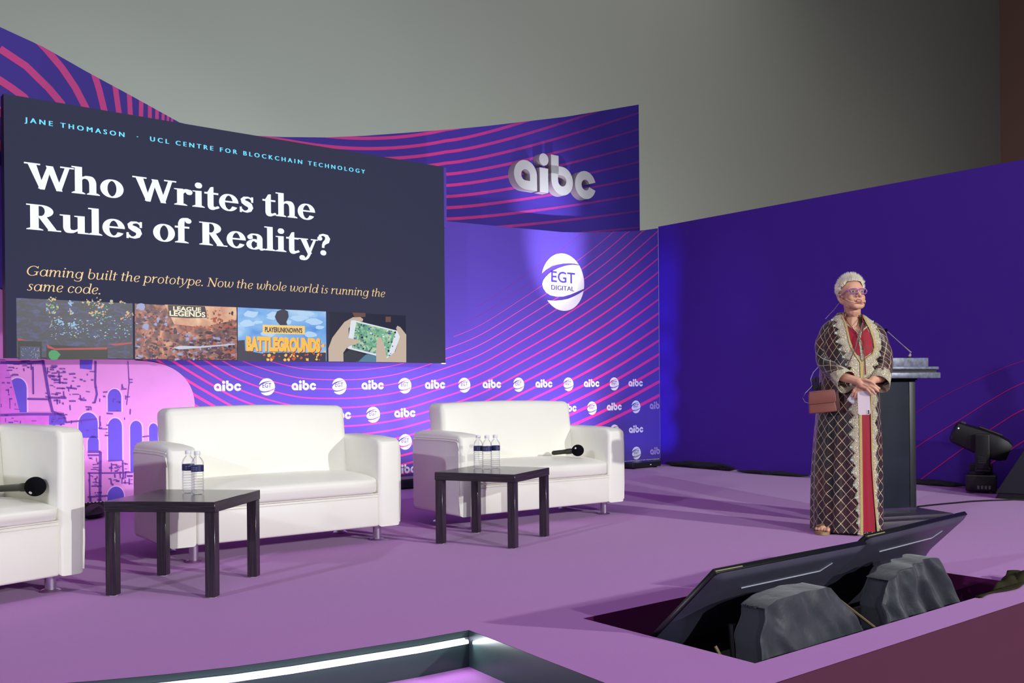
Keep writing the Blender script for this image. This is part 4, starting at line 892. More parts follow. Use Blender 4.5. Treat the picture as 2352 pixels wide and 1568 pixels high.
# ------------------------------------------------------------------ moving-head lamp and wedge speaker
M_lampbody = mat('lamp_black', (24, 22, 25), .45, spec=.5); M_lampvent = mat('lamp_olive_vent', (74, 66, 48), .5)
mp = floor_at(2254, 1130, 0)
t = thing('moving_head_lamp', 'black moving-head stage lamp standing on the floor by the violet panel', 'stage lamp', mp, -.47)
MB().box(-.125, .125, -.13, .13, .02, .165, r=.012).build('base', M_lampbody, t)
for x in (-.09, .06):
    for y in (-.12, .10): MB().box(x, x + .03, y, y + .02, 0, .022).build('foot', M_black, t)
mb = MB()
for k in range(4): mb.box(-.03 + k * .03, -.012 + k * .03, -.136, -.128, .04, .07)
o = mb.build('socket', M_steel_dk, t)
MB().lathe([(.10, .165), (.10, .185), (.085, .20)], 24).build('turntable', M_lampbody, t)
yk = MB().prism([(-.095, .19), (.095, .19), (.095, .25), (.05, .26), (-.05, .26), (-.095, .25)], -.045, .045, r=.006)
yk.box(-.045, .075, -.145, -.105, .20, .53, r=.012); yk.box(-.045, .075, .105, .145, .20, .53, r=.012); yk.box(-.05, .08, -.145, .145, .19, .235, r=.01); yo = yk.build('yoke', M_lampbody, t)
mb = MB()
for k in range(4): mb.box(-.02, .045, -.1475, -.144, .275 + k * .016, .279 + k * .016)
mb.build('grille', M_steel_dk, yo)
tilt = Matrix.Translation((.0, 0, .455)) @ Matrix.Rotation(math.radians(22), 4, 'Y')
hd = MB(); secs = [(-.245, .075, .085), (-.225, .098, .105), (-.10, .10, .118), (.0, .10, .125), (.12, .10, .125), (.20, .09, .11), (.245, .07, .08)]
vs_ = []; fs = []; n = 16
for x, ry, rz in secs:
    for k in range(n):
        a = 2 * math.pi * k / n; c, s = math.cos(a), math.sin(a); q = (abs(c) ** 4 + abs(s) ** 4) ** -.25
        vs_.append((x, ry * c * q * .93, rz * s * q * .93))
for j in range(len(secs) - 1):
    for k in range(n): fs.append([j * n + k, j * n + (k + 1) % n, (j + 1) * n + (k + 1) % n, (j + 1) * n + k])
fs += [list(range(n)), [(len(secs) - 1) * n + k for k in range(n)]]
hd.add(vs_, fs, 0, True, tilt); ho = hd.build('head', M_lampbody, t)
MB().box(-.06, .14, -.05, .05, .113, .124, r=.004, M=tilt).build('vent', M_lampvent, ho)
MB().box(-.215, -.17, -.04, .04, .085, .112, r=.008, M=tilt).build('vent', M_lampvent, ho)
MB().lathe([(.068, -.012), (.072, 0), (.06, .006)], 24, M=tilt @ Matrix.Translation((-.246, 0, 0)) @ Matrix.Rotation(-math.pi / 2, 4, 'Y')).build('lens', M_black_gloss, ho)
MB().ball((-.21, -.088, .045), .006, M=tilt, sub=2).build('status_light', emat('status_led', (190, 235, 255), 4.0), ho)

M_spk = mat('speaker_black', (28, 27, 38), .85, noise=.2, nscale=200); M_spkbox = mat('speaker_box_black', (12, 12, 15), .6)
sp0 = floor_at(2281, 1139, .02)
wf = wall_at
t = thing('wedge_speaker', 'black wedge stage speaker with a sloping grille at the right edge of the picture', 'speaker', (sp0.x, sp0.y, 0), -.62)
prof = [(0, .03), (.0, .02), (.72, .0), (.72, .35), (.60, .44), (.30, .46), (.17, .44)]
prof = [(0.0, .0), (.75, .0), (.75, .44), (.245, .452)]
MB().prism([(p[0] + (.012 if i in (0, 3) else 0), p[1]) for i, p in enumerate(prof)], 0.012, .60, r=.006).build('cabinet', M_spkbox, t)
# grille faces the camera side (front of the sloping wedge)
MB().prism([(.02, .05), (.73, .05), (.73, .435), (.255, .445)], -.006, .013, r=.004).build('grille', M_spk, t)

# ------------------------------------------------------------------ tilted monitors in the pit with cloth-covered stands
def frame_pts(o, a, b):                                    # local axes: x along a, y = thickness away from screen face, z along b
    o, a, b = Vector(o), Vector(a), Vector(b); X = (a - o); Z = (b - o); x = X.normalized(); y = -x.cross(Z).normalized(); z = y.cross(x) * -1
    return x, y, Z.normalized(), X.length, Z.length
M_tvback = mat('monitor_back_plastic', (66, 65, 82), .36, spec=.5, noise=.25, nscale=5); M_tvedge = mat('monitor_edge', (16, 17, 20), .3, spec=.5); M_tvline = mat('monitor_groove', (170, 172, 190), .4); M_glass = mat('monitor_glass', (6, 6, 8), .1)
def make_monitor(label, bl, br, tl):                       # stage coordinates of bottom left, bottom right, top left corners
    bl, br, tl = Vector(bl), Vector(br), Vector(tl); W_ = (br - bl).length; H_ = (tl - bl).length
    X = (br - bl).normalized(); Z = (tl - bl).normalized(); N = X.cross(Z).normalized()      # N towards the audience side (back of the set)
    org = stage(*bl); R_ = Matrix.Rotation(TH, 3, 'Z')
    M_ = Matrix((X, -N, Z)).transposed(); Mw = (R_ @ M_).to_4x4(); Mw.translation = org
    t = thing('stage_monitor', label, 'monitor', (0, 0, 0)); t.matrix_world = Mw
    MB().box(0, W_, 0, .022, 0, H_, r=.004, seg=2).build('bezel', M_tvedge, t)
    MB().box(.012, W_ - .012, .0215, .0245, .014, H_ - .010).build('screen_glass', M_glass, t)
    # moulded back: a shell that thickens towards the bottom
    def sh(nx=14, nz=12):
        vs_ = []; fs = []
        for j in range(nz + 1):
            for i in range(nx + 1):
                a, c = i / nx, j / nz
                e = min(smooth_step(0, .05, a), smooth_step(1, .95, a), smooth_step(0, .05, c), smooth_step(1, .96, c))
                d = .006 + e * (.010 + .045 * smooth_step(.62, .30, c))
                vs_.append((.006 + a * (W_ - .012), -d if e > 0 else 0.0, .006 + c * (H_ - .012)))
        for j in range(nz):
            for i in range(nx): k = j * (nx + 1) + i; fs.append([k, k + nx + 1, k + nx + 2, k + 1])
        return MB().add(vs_, fs, 0, True)
    bk = sh(40, 40).build('back_cover', M_tvback, t)
    gz = H_ * .80
    MB().tube([(W_ * .24, -.017, gz), (W_ * .76, -.017, gz), (W_ * .80, -.017, gz + .05)], .003, 5).build('groove_line', M_tvline, bk)
    MB().box(.004, W_ * .16, .006, .011, H_ - .002, H_ + .0008).build('edge_chip', mat('bare_metal_chip', (128, 122, 92), .5), t)
    return t
make_monitor('black monitor tilted back in the stage pit, the nearer of the two', (2.79, 2.73, -.15), (3.80, 2.73, -.15), (2.79, 2.285, .281))
make_monitor('black monitor tilted back in the stage pit, nearer to the person', (3.805, 2.73, -.13), (4.77, 2.77, -.13), (3.805, 2.292, .306))
def cloth(label, fx, nx, ny, name='cloth_cover', cat='cloth', m=M_cloth, group=None, rnds=0):
    mb = MB(); vs_ = []; fs = []
    for j in range(ny + 1):
        for i in range(nx + 1): vs_.append(fx(i / nx, j / ny))
    for j in range(ny):
        for i in range(nx): k = j * (nx + 1) + i; fs.append([k, k + 1, k + nx + 2, k + nx + 1])
    mb.add(vs_, fs, 0, True); c = [sum(v[i] for v in vs_) / len(vs_) for i in (0, 1)]; zmin = min(v[2] for v in vs_)
    o = build_s(mb, name, m, (c[0], c[1], zmin)); md = o.modifiers.new('thick', 'SOLIDIFY'); md.thickness = .006; md.offset = -1
    tag(o, label, cat, group); return o
from mathutils import noise as mnoise
def wob(x, y, z, s): return mnoise.noise(Vector((x * s, y * s, z * s)))
def draped(x0, x1, tx0, tx1, yf, yb, zt, zb, folds, seed, tl=0.0, amp=.02):
    # u runs round the front half of the draped box from left to right, v from hem to top and over
    def fx(u, v):
        if v < .75: k = v / .75; kk = k
        else: k = 1.0; kk = 1
        top = max(0, (v - .75) / .25)
        a0 = x0 + (tx0 - x0) * kk ** 1.2; a1 = x1 + (tx1 - x1) * kk ** 1.3
        p = u * 1.5 - .25                                   # sides wrap round
        c = max(0, min(1, p)); side = (c - p) if p < 0 else (p - c)
        x = a0 + (a1 - a0) * c; y = yf + .06 * kk + side * 4 * (yb - yf) * .92
        if p < 0: x += 0.01
        z = zb + (zt + tl * (c - .5) - zb) * k
        f = math.sin(u * folds * 6.28 + 3 * kk + 2 * wob(u * 4, v * 2, seed, 1)) * amp * (1 - kk * .75)
        y += f + .02 * wob(x, z, seed, 9) + .009 * wob(x + z * .8, z * .3, seed + 1, 16); z += .010 * wob(x, z, seed + 3, 7) * (k > .1)
        y += top * (yb - yf) * .9 * max(0, 1 - side * 5); z += top * .008 * math.sin(c * 3.14)
        z -= .018 * (abs(c - .5) * 2) ** 6 * kk
        return (x, y, z)
    return fx
cloth('smooth black cloth covering the stand behind the nearer pit monitor', draped(2.80, 3.575, 2.91, 3.36, 2.112, 2.23, .178, -.14, 3, 2.0, .015, .010), 110, 80)
cloth('crumpled black cloth hanging in folds over the stand nearer to the person', draped(3.66, 4.33, 3.80, 4.22, 2.125, 2.24, .178, -.12, 5.5, 8.0, .05, .034), 130, 90)
# olive cloth trailing out of the pit, and sticks
M_olive = mat('olive_black_cloth', (44, 42, 26), .9, sheen=.0, spec=.1, noise=.3, nscale=30)
def olive(u, v):
    s = 4.36 + .57 * u; t_ = 2.16 - .10 * v + .015 * math.sin(9 * u) - .03 * smooth_step(.75, 1, u)
    z = -.11 + .135 * smooth_step(.05, .85, u) + .04 * abs(wob(u * 3, v, 1, 2)) - .10 * v * (1 - smooth_step(.7, .95, u)) * .4 + .018 * math.sin(14 * u + 5 * v) * (1 - u)
    t_ += .05 * smooth_step(.8, 1, u) * (1 - v)
    return (s, t_ , max(z, .004 if (t_ < 2.09 or s > 4.83) else -.2))
cloth('olive-black rag trailing out of the right end of the stage pit', olive, 50, 12, 'rag', 'cloth', M_olive)
cp = [floor_at(x, y, z) for x, y, z in ((2338, 1333, .012), (2352, 1331, .016), (2380, 1334, .012), (2420, 1340, .008))]
cable(cp, .008, 'olive-black cable bundle leaving the stage pit at the right picture edge', M_olive)
M_stick = mat('pale_wood', (120, 104, 70), .7)
for (a, b, lb) in (((2.86, 2.18, -.22), (2.80, 2.30, .01), 'thin pale wooden stick poking up beside the nearer cloth cover'), ((3.618, 2.10, -.05), (3.612, 2.30, .06), 'thin pale wooden stick leaning between the two cloth covers')):
    org = stage(*a); mb = MB().tube([Vector((0, 0, 0)), stage(*b) - org], .006, 6); tag(mb.build('wooden_stick', M_stick, None, org), lb, 'stick')
for (s0_, s1_, lb) in ((2.95, 3.55, 'black metal stand under the nearer pit monitor'), (3.95, 4.5, 'black metal stand under the pit monitor nearer to the person')):
    t = thing('monitor_stand', lb, 'stand', stage((s0_ + s1_) / 2, 2.5, -.5), TH); w_ = (s1_ - s0_) / 2
    for x in (-w_, w_): MB().tube([(x, -.2, 0), (x, -.16, .56)], .015, 8).build('leg', M_black, t); MB().tube([(x, .2, 0), (x, .2, .32)], .015, 8).build('leg', M_black, t)
    MB().tube([(-w_, -.17, .5), (w_, -.17, .5)], .012, 8).build('crossbar', M_black, t)

# ------------------------------------------------------------------ bundles and boxes along the foot of the backdrop
M_bundle = mat('black_fabric_bundle', (24, 23, 27), .8, noise=.5, nscale=25, bump=.5)
def bundle(label, pts, rad, name='cloth_bundle', cat='cloth', seed=1, m=M_bundle, flat=.6):
    mb = MB(); n = 12; N = 26; P_ = []
    for i in range(N + 1):
        f = i / N * (len(pts) - 1); k = min(int(f), len(pts) - 2); u_ = f - k
        P_.append(Vector(pts[k]).lerp(Vector(pts[k + 1]), u_))
    vs_ = []; fs = []
    for i, p in enumerate(P_):
        d = (P_[min(i + 1, N)] - P_[max(i - 1, 0)]).normalized(); sd = Vector((-d.y, d.x, 0)).normalized()
        e = math.sin(math.pi * (i + .15) / (N + .3)) ** .5
        for k in range(n):
            a = 2 * math.pi * k / n; r = rad * e * (1 + .55 * wob(p.x * 1.0 + math.cos(a) * .3, p.y + math.sin(a) * .3, seed, 5) + .25 * wob(p.x, a, seed + 5, 14))
            vs_.append(p + sd * math.cos(a) * r + Vector((0, 0, max(0.002, rad * flat * .8 + math.sin(a) * r * flat))))
    for i in range(N):
        for k in range(n): fs.append([i * n + k, i * n + (k + 1) % n, (i + 1) * n + (k + 1) % n, (i + 1) * n + k])
    fs += [list(range(n)), [N * n + k for k in range(n)]]
    org = Vector((P_[0].x, P_[0].y, 0)); mb.add([Vector(v) - org for v in vs_], fs, 0, True)
    return tag(mb.build(name, m, None, org), label, cat)
def G(x, y):
    p = floor_at(x, y, 0); s_, t_ = p.x * CT + p.y * ST, -p.x * ST + p.y * CT
    return tuple(stage(min(s_, 8.97), min(t_, 8.18), 0))
bundle('crumpled black cloth on the floor between the armchair and the printed arches', [G(196, 1196), G(215, 1188), G(232, 1180)], .085, seed=4)
bundle('flat black cloth roll lying behind the left sofa at the foot of the arches', [G(258, 1172), G(300, 1168), G(330, 1165)], .035, seed=9)
bundle('black crumpled cloth heaped along the foot of the deep violet panel', [G(1546, 1068), G(1575, 1071), G(1615, 1076), G(1660, 1080), G(1690, 1084)], .05, seed=2, flat=.9)
bundle('thin black cloth roll along the foot of the deep violet panel, left of the person', [G(1692, 1085), G(1760, 1090), G(1860, 1097)], .035, seed=12, flat=.7)
bundle('thin black cloth roll along the foot of the deep violet panel, right of the lectern', [G(2080, 1110), G(2150, 1113), G(2225, 1119)], .04, seed=15, flat=.8)
def floor_box(label, s0_, s1_, t0_, t1_, h_, name, cat):
    t = thing(name, label, cat, stage((s0_ + s1_) / 2, (t0_ + t1_) / 2, 0), TH); a, b = (s1_ - s0_) / 2, (t1_ - t0_) / 2
    MB().box(-a, a, -b, b, .015, h_, r=.008).build('case', M_black_gloss, t)
    mb = MB().box(-a + .03, a - .03, -b - .003, -b, .03, h_ - .02); mb.build('front_panel', M_black, t)
    MB().box(a * .2, a * .2 + .02, -b - .006, -b - .002, h_ * .5, h_ * .5 + .01).build('indicator', M_white, t)
    for x in (-a * .8, a * .8 - .02): MB().box(x, x + .02, -b * .8, b * .8, 0, .016).build('foot', M_black, t)
    return t
floor_box('black light fixture on the floor under the backdrop beside the far sofa', 8.28, 8.78, 8.02, 8.26, .075, 'floor_lamp_fixture', 'stage lamp')
floor_box('black light fixture on the floor between the two sofas', 5.02, 5.42, 7.95, 8.25, .10, 'floor_lamp_fixture', 'stage lamp')

# ------------------------------------------------------------------ the standing person
PO = floor_at(1946, 1222, 0); PR = -.335
pn = Vector((-math.sin(PR), math.cos(PR), 0)); pxv = Vector((math.cos(PR), math.sin(PR), 0))
def Lp(px, py, y=0.0):                       # a point of the figure, noted by sight, at depth y of its own frame
    d = ray(px, py); o = Vector((0, 0, CAMZ)) - PO; k = (y - o.dot(pn)) / d.dot(pn); p = o + d * k
    return Vector((p.dot(pxv), y, p.z))
person = thing('person', 'person with short white hair standing in a long dark sequinned robe with cream lace trim', 'person', PO, PR)

M_skin = mat('skin', (216, 162, 134), .5, spec=.35, noise=.05, nscale=30)
M_lip = mat('lips', (186, 96, 88), .4); M_teeth = mat('teeth', (235, 228, 215), .3); M_eye = mat('eye_white', (225, 220, 215), .3); M_iris = mat('iris', (62, 70, 80), .2); M_dark = mat('mouth_dark', (70, 24, 24), .6); M_nail = mat('nails', (226, 180, 165), .3)
# skeleton chains, each a run of tapered capsules melted together below
B_ = MB()
def chain(pts):
    for (a, ra), (b, rb) in zip(pts, pts[1:]): B_.cone2(a, ra, b, rb)
cxs = -.02
chain([((-.10, .0, .03), .050), ((-.09, .0, .45), .06), ((-.065, .01, .85), .085)])
chain([((.06, .01, .06), .050), ((.06, .01, .45), .06), ((.05, .01, .85), .085)])
chain([((-.065, .01, .86), .10), ((.05, .01, .86), .10)])
chain([((-.04, .0, .95), .10), ((-.03, .0, 1.12), .105), ((-.022, -.005, 1.25), .095)])
chain([((.06, .0, .95), .10), ((.07, .0, 1.12), .105), ((.078, -.005, 1.25), .095)])
chain([((-.07, .015, 1.325), .048), ((.12, .015, 1.325), .048)])
chain([((-.045, -.052, 1.235), .055), ((.024, -.052, 1.27), .05), ((.10, -.052, 1.235), .055)])
nk = Lp(1957, 728, 0)
chain([((nk.x - .005, .015, 1.33), .075), ((nk.x, .01, 1.41), .056), ((nk.x + .005, -.005, 1.50), .053)])
# arms
def hand(wrist, palm, knuck_dir, spread_dir, fingers, thumb, r=.0085):
    pass
shL = [((-.070, .03, 1.375), .045, .055), (Lp(1908, 760, .02), .066, .072), (Lp(1898, 795, .0), .070, .076), (Lp(1899, 830, -.04), .066, .070), (Lp(1917, 853, -.12), .060, .058), (Lp(1938, 866, -.19), .056, .052)]
shR = [((.085, .04, 1.372), .042, .055), (Lp(2011, 762, .045), .052, .068), (Lp(2024, 797, .035), .056, .068), (Lp(2031, 830, .0), .054, .062), (Lp(2030, 852, -.06), .052, .052), (Lp(2023, 868, -.12), .050, .048)]
wL = Lp(1972, 876, -.235); wR = Lp(2006, 872, -.17)
chain([((-.06, .02, 1.335), .050)] + [(shL[1][0], .044), (shL[2][0], .040), (shL[3][0], .037), (shL[4][0], .034), (shL[5][0], .031), (wL, .026)])
chain([((.11, .02, 1.335), .048)] + [(shR[1][0], .042), (shR[2][0], .038), (shR[3][0], .036), (shR[4][0], .033), (shR[5][0], .030), (wR, .025)])
# front hand: back of the palm to the viewer, fingers pointing to the right and slightly down
p0, p1 = Lp(1975, 879, -.240), Lp(1996, 886, -.250)
chain([(wL, .027), (p0, .026)])
for dz, r in ((-.016, .015), (.0, .016), (.015, .015)): chain([(p0 + Vector((0, 0, dz)), r), (p1 + Vector((0, 0, dz * 1.15)), r * .86)])
for (kx, ky), (mx, my), (tx, ty), dy, r in (((1999, 881), (2010, 885), (2020, 892), -.006, .0088), ((1999, 885), (2009, 891), (2017, 898), -.014, .0092), ((1996, 890), (2004, 897), (2010, 904), -.016, .0088), ((1991, 893), (1997, 900), (2001, 906), -.014, .0080)):
    chain([(p1 * .5 + Lp(kx, ky, -.255) * .5, .0105), (Lp(kx, ky, -.256), r + .0012), (Lp(mx, my, -.256 + dy * .4), r), (Lp(tx, ty, -.246 + dy * .2), r * .82)])
chain([(p0 + Vector((.0, 0, .012)), .014), (Lp(1988, 872, -.255), .0115), (Lp(2000, 876, -.262), .0098), (Lp(2008, 881, -.262), .0080)])
# rear hand: comes from the right sleeve, fingers pointing down to the left round the tissue and the phone
q0, q1 = Lp(1998, 882, -.205), Lp(1982, 892, -.215)
chain([(wR, .026), (q0, .025)])
for dx, r in ((-.014, .015), (.0, .016), (.014, .014)): chain([(q0 + Vector((dx * .6, 0, dx)), r), (q1 + Vector((dx * .6, 0, dx)), r * .9)])
for (kx, ky), (mx, my), (tx, ty), dy, r in (((1970, 886), (1961, 897), (1957, 909), -.222, .0090), ((1975, 891), (1966, 902), (1963, 914), -.226, .0092), ((1981, 895), (1973, 905), (1970, 914), -.228, .0088), ((1987, 897), (1981, 906), (1978, 913), -.228, .0080)):
    chain([(q1 * .5 + Lp(kx, ky, dy) * .5, .011), (Lp(kx, ky, dy), r + .001), (Lp(mx, my, dy - .006), r), (Lp(tx, ty, dy), r * .82)])
chain([(q0 + Vector((0, -.0, -.012)), .013), (Lp(1990, 900, -.225), .0105), (Lp(1989, 910, -.232), .0085)])
# foot in the sandal
ft = Lp(1889, 1219, -.02)
chain([((-.10, .0, .05), .045), (Lp(1890, 1216, -.13), .030)])
for k, (px_, r) in enumerate(((1902, .0135), (1895, .0105), (1888, .0100), (1881, .0095), (1875, .0088))):
    a = Lp(px_, 1216, -.14); chain([(Lp(1890 + (px_ - 1890) * .8, 1214, -.11), .016), (Vector((a.x, -.150 + .006 * k, .036)), r + .001), (Vector((a.x, -.172 + .008 * k, .033)), r)])
# head, built facing -y and turned to the right of the picture
HC = Lp(1957, 681, -.02); HM = Matrix.Translation(HC) @ Matrix.Rotation(math.radians(25), 4, 'Z') @ Matrix.Rotation(math.radians(-15), 4, 'X')
def hb(c, rx, ry, rz): B_.ball(c, rx, ry, rz, M=HM)
def hc(a, ra, b, rb): B_.cone2(a, ra, b, rb, M=HM)
hb((0, .015, .040), .074, .092, .084)                 # skull
hb((0, -.035, .02), .062, .055, .070)                 # forehead
hb((0, -.030, -.035), .063, .056, .060)               # mid face
hc((-.044, -.030, -.045), .028, (-.020, -.060, -.084), .022); hc((.044, -.030, -.045), .028, (.020, -.060, -.084), .022)   # jaw
hc((-.016, -.064, -.090), .018, (.016, -.064, -.090), .018)                                                                  # chin
hc((-.052, .0, -.04), .022, (-.040, -.030, -.070), .022); hc((.052, .0, -.04), .022, (.040, -.030, -.070), .022)
hb((-.032, -.058, -.030), .026, .022, .026); hb((.032, -.058, -.030), .026, .022, .026)                                      # cheeks
hc((-.044, -.070, .022), .011, (-.012, -.083, .024), .010); hc((.044, -.070, .022), .011, (.012, -.083, .024), .010)          # brow
hc((0, -.082, .016), .009, (0, -.106, -.026), .0115)                                                                         # nose
hb((-.011, -.094, -.031), .009, .010, .008); hb((.011, -.094, -.031), .009, .010, .008)
hc((-.020, -.079, -.055), .0055, (0, -.087, -.052), .0062); hc((.020, -.079, -.055), .0055, (0, -.087, -.052), .0062)          # upper lip
hc((-.016, -.077, -.069), .0055, (0, -.084, -.072), .0065); hc((.016, -.077, -.069), .0055, (0, -.084, -.072), .0065)          # lower lip
hb((-.030, -.072, .004), .014, .012, .012); hb((.030, -.072, .004), .014, .012, .012)                                        # eyeballs
for sx in (-1, 1):                                                                                                           # ears
    pts = [(.071, .022, .020), (.077, .030, .026), (.079, .040, .014), (.076, .038, -.006), (.071, .026, -.030), (.069, .016, -.034)]
    for a, b in zip(pts, pts[1:]): hc((sx * a[0], a[1] - .012, a[2] - .008), .0075, (sx * b[0], b[1] - .012, b[2] - .008), .0075)
    hb((sx * .068, .012, -.008), .008, .014, .022)
hc((0, .015, -.03), .055, (0, .02, -.09), .05)
body = B_.build('body', [M_skin, M_lip, M_teeth, M_eye, M_iris, M_dark], person)
def apply_mods(o):
    dg = bpy.context.evaluated_depsgraph_get(); me = bpy.data.meshes.new_from_object(o.evaluated_get(dg)); o.modifiers.clear(); old = o.data; o.data = me; bpy.data.meshes.remove(old)
md = body.modifiers.new('melt', 'REMESH'); md.mode = 'VOXEL'; md.voxel_size = .0025; md.use_smooth_shade = True
md = body.modifiers.new('soften', 'SMOOTH'); md.factor = .5; md.iterations = 3
bpy.context.view_layer.update(); apply_mods(body)
me = body.data
for m_ in (M_skin, M_lip, M_teeth, M_eye, M_iris, M_dark):
    if m_.name not in [x.name for x in me.materials if x]: me.materials.append(m_)
mi_ = {m.name: i for i, m in enumerate(me.materials) if m}
HI = HM.inverted()
idx = [0] * len(me.polygons)
for p in me.polygons:
    if p.center.z < 1.40: idx[p.index] = mi_['skin']; continue
    q = HI @ p.center; m_ = 'skin'
    if q.y < -.070:
        ax = abs(q.x)
        if -.0660 < q.z < -.0575 and ax < .0165: m_ = 'teeth' if q.z > -.0612 and ax < .012 else 'mouth_dark'
        elif -.0755 < q.z < -.0515 and ax < .0235 - abs(q.z + .0625) * .9: m_ = 'lips'
        for sx in (-1, 1):
            dx, dz = (q.x - sx * .030) / .0125, (q.z - .004) / .0058
            if dx * dx + dz * dz < 1 and q.y < -.074: m_ = 'iris' if abs(dx) < .45 else 'eye_white'
    idx[p.index] = mi_[m_]
me.polygons.foreach_set('material_index', idx); me.polygons.foreach_set('use_smooth', [True] * len(me.polygons)); me.update()

# hair: a close white crop standing up in short spikes
M_hair = mat('white_hair', (246, 238, 222), .7, spec=.2, noise=.12, nscale=120)
rnd = random.Random(5); mb = MB()
def hair_ok(d):                               # where hair grows: not on the face, not below the nape
    if d.y < -.30 and d.z < .46 - .75 * max(0, abs(d.x) - .55): return False
    if d.y < -.62 and abs(d.x) > .5 and d.z < .5: return False
    if d.y < .12 and d.z < -.02: return False
    return d.z > -.66
cap = bmesh.new(); bmesh.ops.create_icosphere(cap, subdivisions=4, radius=1)
for v in list(cap.verts):
    if not hair_ok(v.co): cap.verts.remove(v)
for v in cap.verts: d = v.co.copy(); v.co = Vector((d.x * .079, .012 + d.y * .099, .040 + d.z * .094))
mb.from_bm(cap, 0, True, HM)
g = 0
while g < 5200:
    d = Vector((rnd.gauss(0, 1), rnd.gauss(0, 1), rnd.gauss(0, 1))).normalized()
    if not hair_ok(d): continue
    g += 1
    b = Vector((d.x * .077, .012 + d.y * .097, .040 + d.z * .092)); up_ = .55 + .3 * max(0, d.z)
    dr = (d + Vector((rnd.uniform(-.3, .3), rnd.uniform(-.35, .05), up_ * .8 if d.z > -.2 else -.2))).normalized(); L = (.020 + .016 * max(0, d.z)) * rnd.uniform(.5, 1.25)
    if d.z < .0: L *= .55
    a = dr.orthogonal().normalized() * .0026; c = dr.cross(a).normalized() * .0026
    mb.add([b + a, b - a * .5 + c * .87, b - a * .5 - c * .87, b + dr * L], [[0, 1, 3], [1, 2, 3], [2, 0, 3]], 0, False, HM)
tag(mb.build('hair', M_hair, person), 'short spiky white hair')

# spectacles and headset microphone
M_specs = mat('purple_frames', (168, 108, 190), .25, spec=.6, noise=.5, nscale=140); M_specs_in = mat('pale_frames', (214, 196, 228), .25)
gl = bpy.data.objects.new('spectacles', None)
mb = MB()
for sx in (-1, 1):
    rim = []
    for k in range(24):
        a = 2 * math.pi * k / 24; c, s = math.cos(a), math.sin(a); q = (abs(c) ** 3.2 + abs(s) ** 3.2) ** (-1 / 3.2)
        X = sx * .034 + .0265 * c * q; rim.append((X, -.104 + abs(X) * .22 + abs(X) ** 2 * 2.0, .004 + .0165 * s * q + .003 * max(0, sx * c) * (s > 0)))
    mb.tube(rim, .0024, 8, 0, HM, True)
    mb.tube([(sx * .062, -.083, .012), (sx * .071, -.070, .012), (sx * .0765, -.03, .008), (sx * .0775, .012, .004), (sx * .075, .030, -.006)], [.0045, .0042, .003, .0026, .0022], 8, 0, HM)
mb.tube([(-.009, -.1015, .009), (0, -.1045, .012), (.009, -.1015, .009)], .0026, 8, 0, HM)
sp = mb.build('spectacles', M_specs, person); tag(sp, 'purple spectacle frames')
mb = MB()
for sx in (-1, 1):
    rim = []
    for k in range(24):
        a = 2 * math.pi * k / 24; c, s = math.cos(a), math.sin(a); q = (abs(c) ** 3.2 + abs(s) ** 3.2) ** (-1 / 3.2)
        X = sx * .034 + .0255 * c * q; rim.append((X, -.104 + abs(X) * .22 + abs(X) ** 2 * 2.0, .004 + .0158 * s * q))
    mb.add(rim, [list(range(24))], 0, False, HM)
mb.build('lens', clear_mat('lens_glass', (245, 245, 250), .06), sp)
mb = MB().tube([(-.079, .015, .02), (-.080, .0, .0), (-.074, -.030, -.030), (-.058, -.062, -.056), (-.032, -.088, -.078), (-.012, -.100, -.082), (.012, -.103, -.076)], .0016, 6, 0, HM)
mb.tube([(-.076, .045, .02), (-.079, .025, .033), (-.080, .010, .024)], .002, 6, 0, HM)
mb.ball((.030, -.098, -.080), .0062, M=HM, sub=2); mb.tube([(.012, -.103, -.076), (.030, -.098, -.080)], .0016, 6, 0, HM)
hs = mb.build('headset_microphone', mat('headset_wire', (96, 72, 60), .5), person); tag(hs, 'thin headset microphone with a dark capsule by the mouth')
ew = [HM @ Vector((-.074, .045, -.03)), Lp(1915, 712, .03), Lp(1905, 722, .05), Lp(1896, 732, .06)]
MB().tube(ew, .0017, 6).build('wire', mat('pale_wire', (198, 190, 205), .5), hs)

# robe
RB = [(1.445, .018, .070, .068, .02), (1.425, .020, .088, .078, .02), (1.395, .023, .124, .092, .02), (1.365, .025, .155, .108, .018), (1.31, .026, .176, .128, .01), (1.22, .026, .190, .146, .0), (1.10, .022, .186, .150, .0), (.98, .019, .190, .150, .0), (.85, .013, .198, .152, .0), (.65, .003, .207, .156, .0), (.40, -.005, .213, .162, .0), (.20, -.008, .216, .166, .0), (.015, -.009, .218, .170, .0)]
def rb(z):
    T_ = RB[::-1]
    if z <= T_[0][0]: return T_[0][1:]
    for a, b in zip(T_, T_[1:]):
        if z <= b[0]: f = (z - a[0]) / (b[0] - a[0]); return tuple(a[i] + (b[i] - a[i]) * f for i in range(1, 5))
    return T_[-1][1:]
def fold(a, z):
    k = smooth_step(1.0, .35, z); c = math.cos(a); q = -math.sin(a)            # q=1 faces the viewer
    f = .012 * math.sin(5 * a + .6 + .5 * z) + .016 * math.sin(9 * a + 1.1 * z) + .007 * math.sin(17 * a + 2 * z)
    d1 = math.remainder(a + 2.02, 2 * math.pi); d2 = math.remainder(a + 2.55, 2 * math.pi)
    g_ = -.13 * math.exp(-(d1 / .10) ** 2) * smooth_step(.95, .45, z) - .06 * math.exp(-(d2 / .09) ** 2) * smooth_step(.8, .3, z)
    return 1 + g_ + k * f * 2.6 + .012 * math.sin(7 * a + 6 * z) * smooth_step(1.35, 1.1, z) * (1 - k)
def surf(a, z, off=0.0):
    cx, A, Bq, cy = rb(z); m = fold(a, z); return Vector((cx + (A * m + off) * math.cos(a), cy + (Bq * m + off) * math.sin(a), z))
